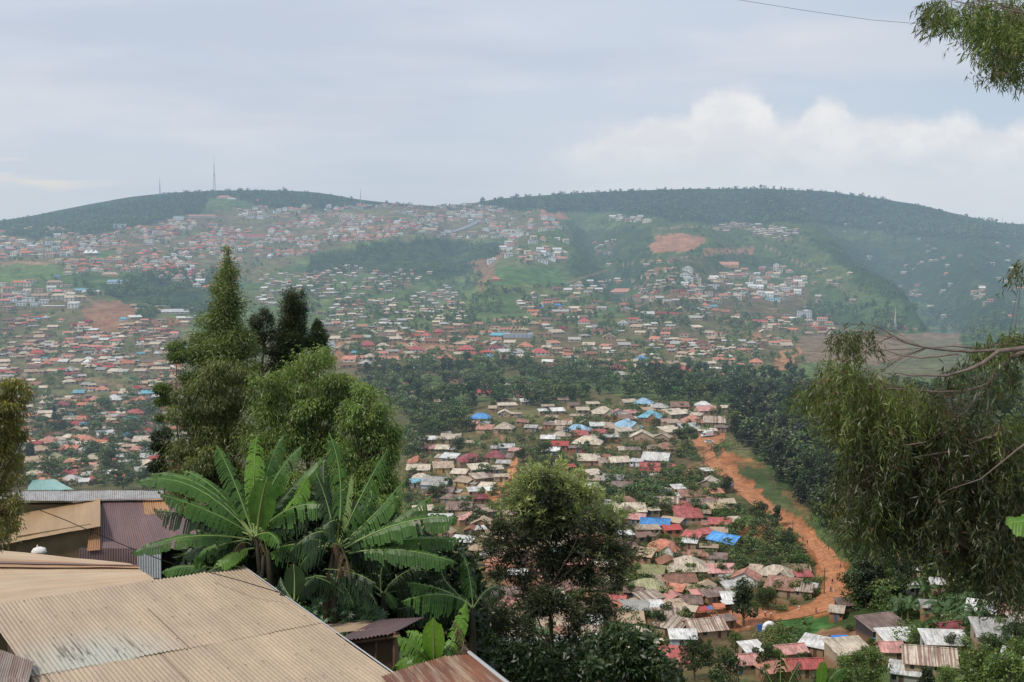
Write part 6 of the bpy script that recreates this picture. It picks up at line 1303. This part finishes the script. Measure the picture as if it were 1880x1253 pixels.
# ---------------------------------------------------------------- valley objects
def ground(px,py): return hit(px,py)[0]
def pole(px,py,hm,label,arm=True):
    p=ground(px,py); m=MB(); m.tube([(0,0,-.5),(0,0,hm)],[.16,.11],7); r=tag(m.build('utility_pole',simple('pole_wood',(.10,.075,.055)),None,False,tuple(p)),label,'pole','utility poles in the village')
    if arm: m=MB(); m.box(-1.1,1.1,-.08,.08,hm-.9,hm-.75); m.build('crossarm',WOOD,r)
pole(1513,1092,7.5,'bare wooden utility pole beside the dirt road bend'); pole(1127,772,7,'utility pole at the cream cross gabled house'); pole(1292,868,7,'utility pole beside the upper dirt road'); pole(1455,1000,8,'utility pole between the dirt road and slope trees'); pole(907,836,9,'tall pole behind the twin maroon roofs')
def mast(px,py,top,wm,label,col=(.36,.36,.38),Y=None):
    p=ground(px,py+3); hm=(py-top)*p[1]/F+2; r=empty('radio_mast',tuple(p),0,label,'mast','radio masts'); mt=simple('mast_steel',col); m=MB()
    L=[(-wm,-wm),(wm,-wm),(wm,wm),(-wm,wm)]
    for x,y in L: m.tube([(x,y,-1),(x*.12,y*.12,hm*.8)],[.3,.22],4)
    m.tube([(0,0,hm*.78),(0,0,hm)],[.32,.2],4); n=12
    for i in range(n):
        z0=hm*.8*i/n; z1=hm*.8*(i+1)/n; f0=1-.88*i/n; f1=1-.88*(i+1)/n
        for k in range(4):
            a,b=L[k],L[(k+1)%4]; m.tube([(a[0]*f0,a[1]*f0,z0),(b[0]*f1,b[1]*f1,z1)],.09,3); m.tube([(a[0]*f1,a[1]*f1,z1),(b[0]*f1,b[1]*f1,z1)],.09,3)
    m.build('lattice',mt,r); m=MB()
    for a in (0,2.1,4.2): m.tube([(math.cos(a)*wm*.5,math.sin(a)*wm*.5,hm*.42),(math.cos(a)*wm*.5,math.sin(a)*wm*.5,hm*.50)],.5,8)
    m.build('antenna',mt,r)
mast(394,351,285,2.6,'tallest lattice radio mast on the western summit'); mast(294,361,323,1.6,'short radio mast beside two tanks on the west ridge'); mast(662,372,344,1.2,'small radio mast near the saddle of the ridge'); mast(1643,604,563,1.3,'red and white telecom mast on the far plain',(.6,.45,.42)); mast(1840,417,398,.8,'tiny mast on the east ridge')
for x in (301,308):
    p=ground(x,364); m=MB()
    m.tube([(0,0,9),(0,0,14)],[4,4],10); r=tag(m.build('water_tank',simple('tank_concrete',(.30,.30,.29)),None,False,tuple(p)),'concrete water tank on legs, %s the short west ridge mast'%('beside' if x==301 else 'farther from'),'water tank')
    m=MB(); m.tube([(0,0,-2),(0,0,9)],[1.5,1.5],6); m.build('leg',simple('tank_leg',(.28,.28,.27)),r)
# special buildings
p=ground(951,620); r=empty('hall',tuple(p),0,'long hall with zigzag golden roof on grey columns across the valley','hall'); k=p[1]/F; m=MB(); w_=36*k/2
GOLD=simple('gold_roof',(.62,.45,.22)); 
for i in range(4):
    x=-w_*.8+i*w_*.4; xw=w_*.2; m.slab([(x-xw+xw,-6,7),(x+xw,-6,11),(x+xw,6,11),(x,6,7)],.3); m.slab([(x+xw,-6,11),(x+2*xw,-6,7),(x+2*xw,6,7),(x+xw,6,11)],.3)
m.build('roof',GOLD,r); m=MB(); m.box(-w_*1.5,w_*1.5,-7,7,-4,4.2); m.build('wall',WM['bluegrey'],r); m=MB(); m.box(-w_*.8,w_*.8,-5,5,4.2,7.1); m.build('upper_storey',WM['tan'],r)
for i in range(7):
    m=MB(); x=-w_*1.3+i*w_*.43; m.box(x-.5,x+.5,-7.3,-6.9,0,4.1); m.build('column',WM['grey'],r)
TENT=simple('tent_fabric',(.85,.85,.85),.6,var=.04)
for px,py,wp,hp,lb,n in ((168,468,26,9,'three-peaked white marquee tent on the western green',3),(215,902,14,8,'small white peaked tent by the tin roofs',1),(215,1,0,0,'',0),(160,668,16,8,'small white pyramid tent in the west valley',1)):
    if n==0 or py==902: continue
    p=ground(px,py); k=p[1]/F; r=empty('tent',tuple(p),0,lb,'tent'); m=MB(); a=wp*k/2; h=hp*k
    for i in range(n):
        x0=-a+i*2*a/n; x1=x0+2*a/n; c=((x0+x1)/2,0,h); q=[(x0,-a*.5,h*.35),(x1,-a*.5,h*.35),(x1,a*.5,h*.35),(x0,a*.5,h*.35)]
        for j in range(4): m.face([q[j],q[(j+1)%4],c])
    m.build('canopy',TENT,r); m=MB()
    for i in range(n+1):
        x=-a+i*2*a/n; m.tube([(x,-a*.5,-1),(x,-a*.5,h*.35)],.12,4); m.tube([(x,a*.5,-1),(x,a*.5,h*.35)],.12,4)
    m.build('poles',simple('tent_pole',(.4,.4,.4)),r)
# white arch at the market corner
p=ground(1412,1160); k=p[1]/F; r=empty('arch',tuple(p),0,'white inflatable-looking arch at the corner of the crop field','arch'); m=MB(); R_=17*k*.5
pts=[(R_*math.cos(t)*1.3,0,R_*1.9*math.sin(t)) for t in np.linspace(-.15,PI+.15,16)]; m.tube(pts,[.62]*16,8); m.build('tube',TENT,r,True)
m=MB(); m.box(-R_*2.6,-R_*1.7,-.4,.4,-.3,1.9); m.build('blue_panel',simple('blue_panel_paint',(.05,.13,.38)),r)
# blue tarpaulins
BLU=simple('tarpaulin',(.06,.22,.62),.55,var=.2,scale=1.2)
for px,py,wp,lb in ((1541,1184,38,'flat blue tarpaulin shelter on red earth'),(1612,1180,27,'bright blue tarpaulin draped beside the long dark shed'),(1302,1128,12,'small blue market umbrella on the red plaza')):
    p=ground(px,py); k=p[1]/F; a=wp*k/2; r=empty('tarpaulin_shelter',tuple(p),0,lb,'tarpaulin'); m=MB(); m.slab([(-a,-a*.6,1.2),(a,-a*.6,1.4),(a*.8,a*.2,2.2),(-a*.8,a*.2,2.1)],.04); m.slab([(-a*.8,a*.2,2.1),(a*.8,a*.2,2.2),(a,a*.8,1.5),(-a,a*.8,1.4)],.04); m.build('sheet',BLU,r)
    m=MB(); [m.tube([(x,y,-.3),(x,y,1.45)],.05,4) for x in (-a*.9,a*.9) for y in (-a*.5,a*.6)]; m.build('posts',WOOD,r)
# market stall rows on the plaza
for i,(px,py,c) in enumerate(((1320,1126,'orange'),(1335,1120,'white'),(1290,1132,'red'))):
    p=ground(px,py); r=empty('market_stall',tuple(p),.2*i,{'orange':'market stall with an orange cloth on the red plaza','white':'market stall with a white awning on the red plaza','red':'market stall with a red awning on the red plaza'}[c],'market stall','stalls on the plaza'); m=MB(); m.slab([(-1.6,-1.1,1.9),(1.6,-1.1,1.9),(1.6,1.1,2.4),(-1.6,1.1,2.4)],.05); m.build('awning',simple('cloth_'+c,ROOFC[c]),r); m=MB(); m.box(-1.4,1.4,-.7,.5,.7,.85); m.build('table',WOOD,r); m=MB(); [m.tube([(x,y,-.2),(x,y,2.1)],.05,4) for x in(-1.5,1.5) for y in (-1,1)]; m.build('posts',WOOD,r)
# vehicles
def wheels(root,xs,yw,r_,mt):
    for x in xs:
        for y in (-yw,yw):
            m=MB(); n=12; 
            m.tube([(x,y-.12,r_),(x,y+.12,r_)],r_,12); w_=m.build('wheel',mt,root,True); m=MB(); s=-1 if y<0 else 1; m.tube([(x,y+s*.10,r_),(x,y+s*.14,r_)],r_*.5,8); m.build('rim',FRAME,w_)
TY_=simple('tyre',(.025,.025,.025),.8)
p=ground(1298,803); r=empty('truck',tuple(p),math.radians(22),'white box truck parked at the top of the dirt road','truck')
WH=simple('white_paint',(.78,.78,.77),.4,var=.05)
m=MB(); m.box(-1.2,2.9,-1.05,1.05,.8,3.0); m.build('cargo_box',WH,r)
m=MB(); v=[(-2.9,.55),(-1.25,.55),(-1.25,2.35),(-2.2,2.35),(-2.75,1.5),(-2.9,1.4)]
m.face([(x,-1,z) for x,z in v]); m.face([(x,1,z) for x,z in v][::-1])
for (a,b) in zip(v,v[1:]+v[:1]): m.face([(a[0],-1,a[1]),(a[0],1,a[1]),(b[0],1,b[1]),(b[0],-1,b[1])])
m.build('cab',WH,r); m=MB(); m.face([(-2.72,-.9,1.58),(-2.24,-.9,2.28),(-2.24,.9,2.28),(-2.72,.9,1.58)]); q=m.build('windscreen',GLASS,r); q.location=(-.03,0,.02)
m=MB(); m.box(-2.35,-1.5,-1.03,-1.0,1.5,2.15); m.build('window',GLASS,r); m=MB(); m.box(-2.8,2.9,-.4,.4,.45,.8); m.build('chassis',DOORM,r); wheels(r,(-2.1,1.9),.95,.45,TY_)
for y in (-.75,.75): m=MB(); m.box(-2.95,-2.9,y-.15,y+.15,.8,1.0); m.build('headlight',FRAME,r)
p=ground(1302,814); r=empty('car',tuple(p),math.radians(8),'pale silver car parked on the dirt road below the truck','car'); SIL=simple('silver_paint',(.62,.63,.64),.35,var=.05)
m=MB(); v=[(-2.1,.35),(2.1,.35),(2.15,.85),(1.3,.95),(-1.2,.98),(-2.1,.8)]; c_=[(-1.3,.97),(1.2,.95),(.7,1.45),(-.85,1.47)]
for vv,yw in ((v,.85),):
    m.face([(x,-yw,z) for x,z in vv]); m.face([(x,yw,z) for x,z in vv][::-1])
    for (a,b) in zip(vv,vv[1:]+vv[:1]): m.face([(a[0],-yw,a[1]),(a[0],yw,a[1]),(b[0],yw,b[1]),(b[0],-yw,b[1])])
m.slab([(-.88,-.68,1.5),(.72,-.68,1.48),(.72,.68,1.48),(-.88,.68,1.5)],.05); m.build('body',SIL,r)
m=MB(); q=[(-1.3,.96),(1.2,.94),(.7,1.46),(-.85,1.46)]
m.face([(x,-.8 if z<1 else -.66,z) for x,z in q]); m.face([(x,.8 if z<1 else .66,z) for x,z in q][::-1]); m.face([(1.2,-.8,.94),(1.2,.8,.94),(.7,.66,1.46),(.7,-.66,1.46)]); m.face([(-1.3,.8,.96),(-1.3,-.8,.96),(-.85,-.66,1.46),(-.85,.66,1.46)]); m.build('windows',GLASS,r); wheels(r,(-1.35,1.35),.78,.33,TY_)
for y in (-.6,.6): m=MB(); m.box(2.12,2.16,y-.14,y+.14,.6,.75); m.build('headlight',FRAME,r)
# laundry bushes of white things near the red gabled house: parked white minibuses
# people: one continuous skinned body, clothing as its own fitted layer
SKIN=simple('skin',(.10,.055,.035),.6,var=.05)
def skin_obj(name,verts,edges,radii,mat,parent,root=0):
    me=bpy.data.meshes.new(name); me.from_pydata(verts,edges,[]); o=obj(name,me,parent); me.materials.append(mat)
    o.modifiers.new('skin','SKIN'); sk=me.skin_vertices[0].data if me.skin_vertices else None
    if sk is None: bpy.context.view_layer.objects.active=o; o.select_set(True); 
    for i,rd in enumerate(radii): me.skin_vertices[0].data[i].radius=(rd,rd*.8); me.skin_vertices[0].data[i].use_root=(i==root)
    s=o.modifiers.new('sub','SUBSURF'); s.levels=1; s.render_levels=1; return o
def person(px,py,label,shirt,trouser,rz=0,stride=.18,skirt=False):
    p=ground(px,py); r=empty('person',tuple(p),rz,label,'person','people on the road and plaza'); s=stride
    V_=[(0,0,.93),(0,0,1.12),(0,0,1.32),(0,0,1.46),(0,0,1.54),(0,0,1.66),(0,0,1.74),
        (.19,0,1.40),(.24,s*.4,1.14),(.26,s*.9-.05,.90),(-.19,0,1.40),(-.24,-s*.4,1.14),(-.26,-s*.9-.05,.90),
        (.09,0,.88),(.10,-s*.8-.03,.48),(.10,-s,.07),(.10,-s-.15,.03),(-.09,0,.88),(-.10,s*.6-.05,.48),(-.10,s,.07),(-.10,s-.15,.03)]
    E=[(0,1),(1,2),(2,3),(3,4),(4,5),(5,6),(3,7),(7,8),(8,9),(3,10),(10,11),(11,12),(0,13),(13,14),(14,15),(15,16),(0,17),(17,18),(18,19),(19,20)]
    R_=[.13,.12,.15,.09,.055,.10,.07,.06,.045,.035,.06,.045,.035,.085,.06,.045,.04,.085,.06,.045,.04]
    skin_obj('body',V_,E,R_,SKIN,r)
    cs=simple('shirt_'+shirt,dict(red=(.5,.06,.05),white=(.75,.75,.73),blue=(.08,.14,.4),dark=(.05,.05,.06),yellow=(.6,.4,.06),green=(.1,.3,.12))[shirt]); ct=simple('trousers_'+trouser,dict(dark=(.04,.04,.05),blue=(.06,.09,.2),brown=(.18,.1,.06),red=(.4,.07,.06),white=(.7,.7,.68))[trouser])
    skin_obj('shirt',[V_[i] for i in (0,1,2,3,7,8,10,11)],[(0,1),(1,2),(2,3),(3,4),(4,5),(3,6),(6,7)],[.16,.15,.18,.11,.085,.07,.085,.07],cs,r)
    if skirt: m=MB(); m.tube([(0,0,1.0),(0,0,.6),(0,0,.25)],[.17,.22,.27],10); m.build('skirt',ct,r,True)
    else: skin_obj('trousers',[V_[i] for i in (0,13,14,15,17,18,19)],[(0,1),(1,2),(2,3),(0,4),(4,5),(5,6)],[.155,.11,.085,.07,.11,.085,.07],ct,r)
PEO=[(1528,1073,'person in dark clothes walking up the road bend','dark','dark',.4),(1525,1088,'person in blue walking below the dark-clad walker','blue','dark',0),(1531,1088,'person in white beside the walker in blue','white','white',1),(1467,1122,'person in a long white dress at the inner road edge','white','white',0,True),(1482,1001,'person in dark clothes on the upper road','dark','dark',0),(1474,995,'small figure in brown on the upper road','dark','brown',2),(1543,1044,'person in red with a bicycle at the outer road edge','red','dark',1),(1558,1085,'person in dark clothes at the outer bend verge','dark','brown',1),(1278,1150,'person in red standing on the plaza','red','dark',0),(1273,1149,'person in yellow standing on the plaza','yellow','dark',0),(1326,1148,'person in white at the plaza centre','white','blue',0),(1316,1135,'person in green among the market stalls','green','dark',1),(1345,1130,'person in dark clothes by the white awning','dark','dark',0),(1405,1132,'person in a red skirt by the tree at the plaza mouth','white','red',0,True),(1390,1128,'person in blue near the plaza mouth','blue','dark',2),(1306,1138,'person in a yellow shirt at the blue umbrella','yellow','brown',1),(1498,1127,'person in brown at the lower road edge','dark','brown',1),(1415,1135,'person in white at the road fork','white','dark',2),(1270,1137,'person in blue beside the brown gabled house','blue','dark',0)]
for e in PEO: person(*e[:6],skirt=(len(e)>6))
print('objects',len(bpy.data.objects))
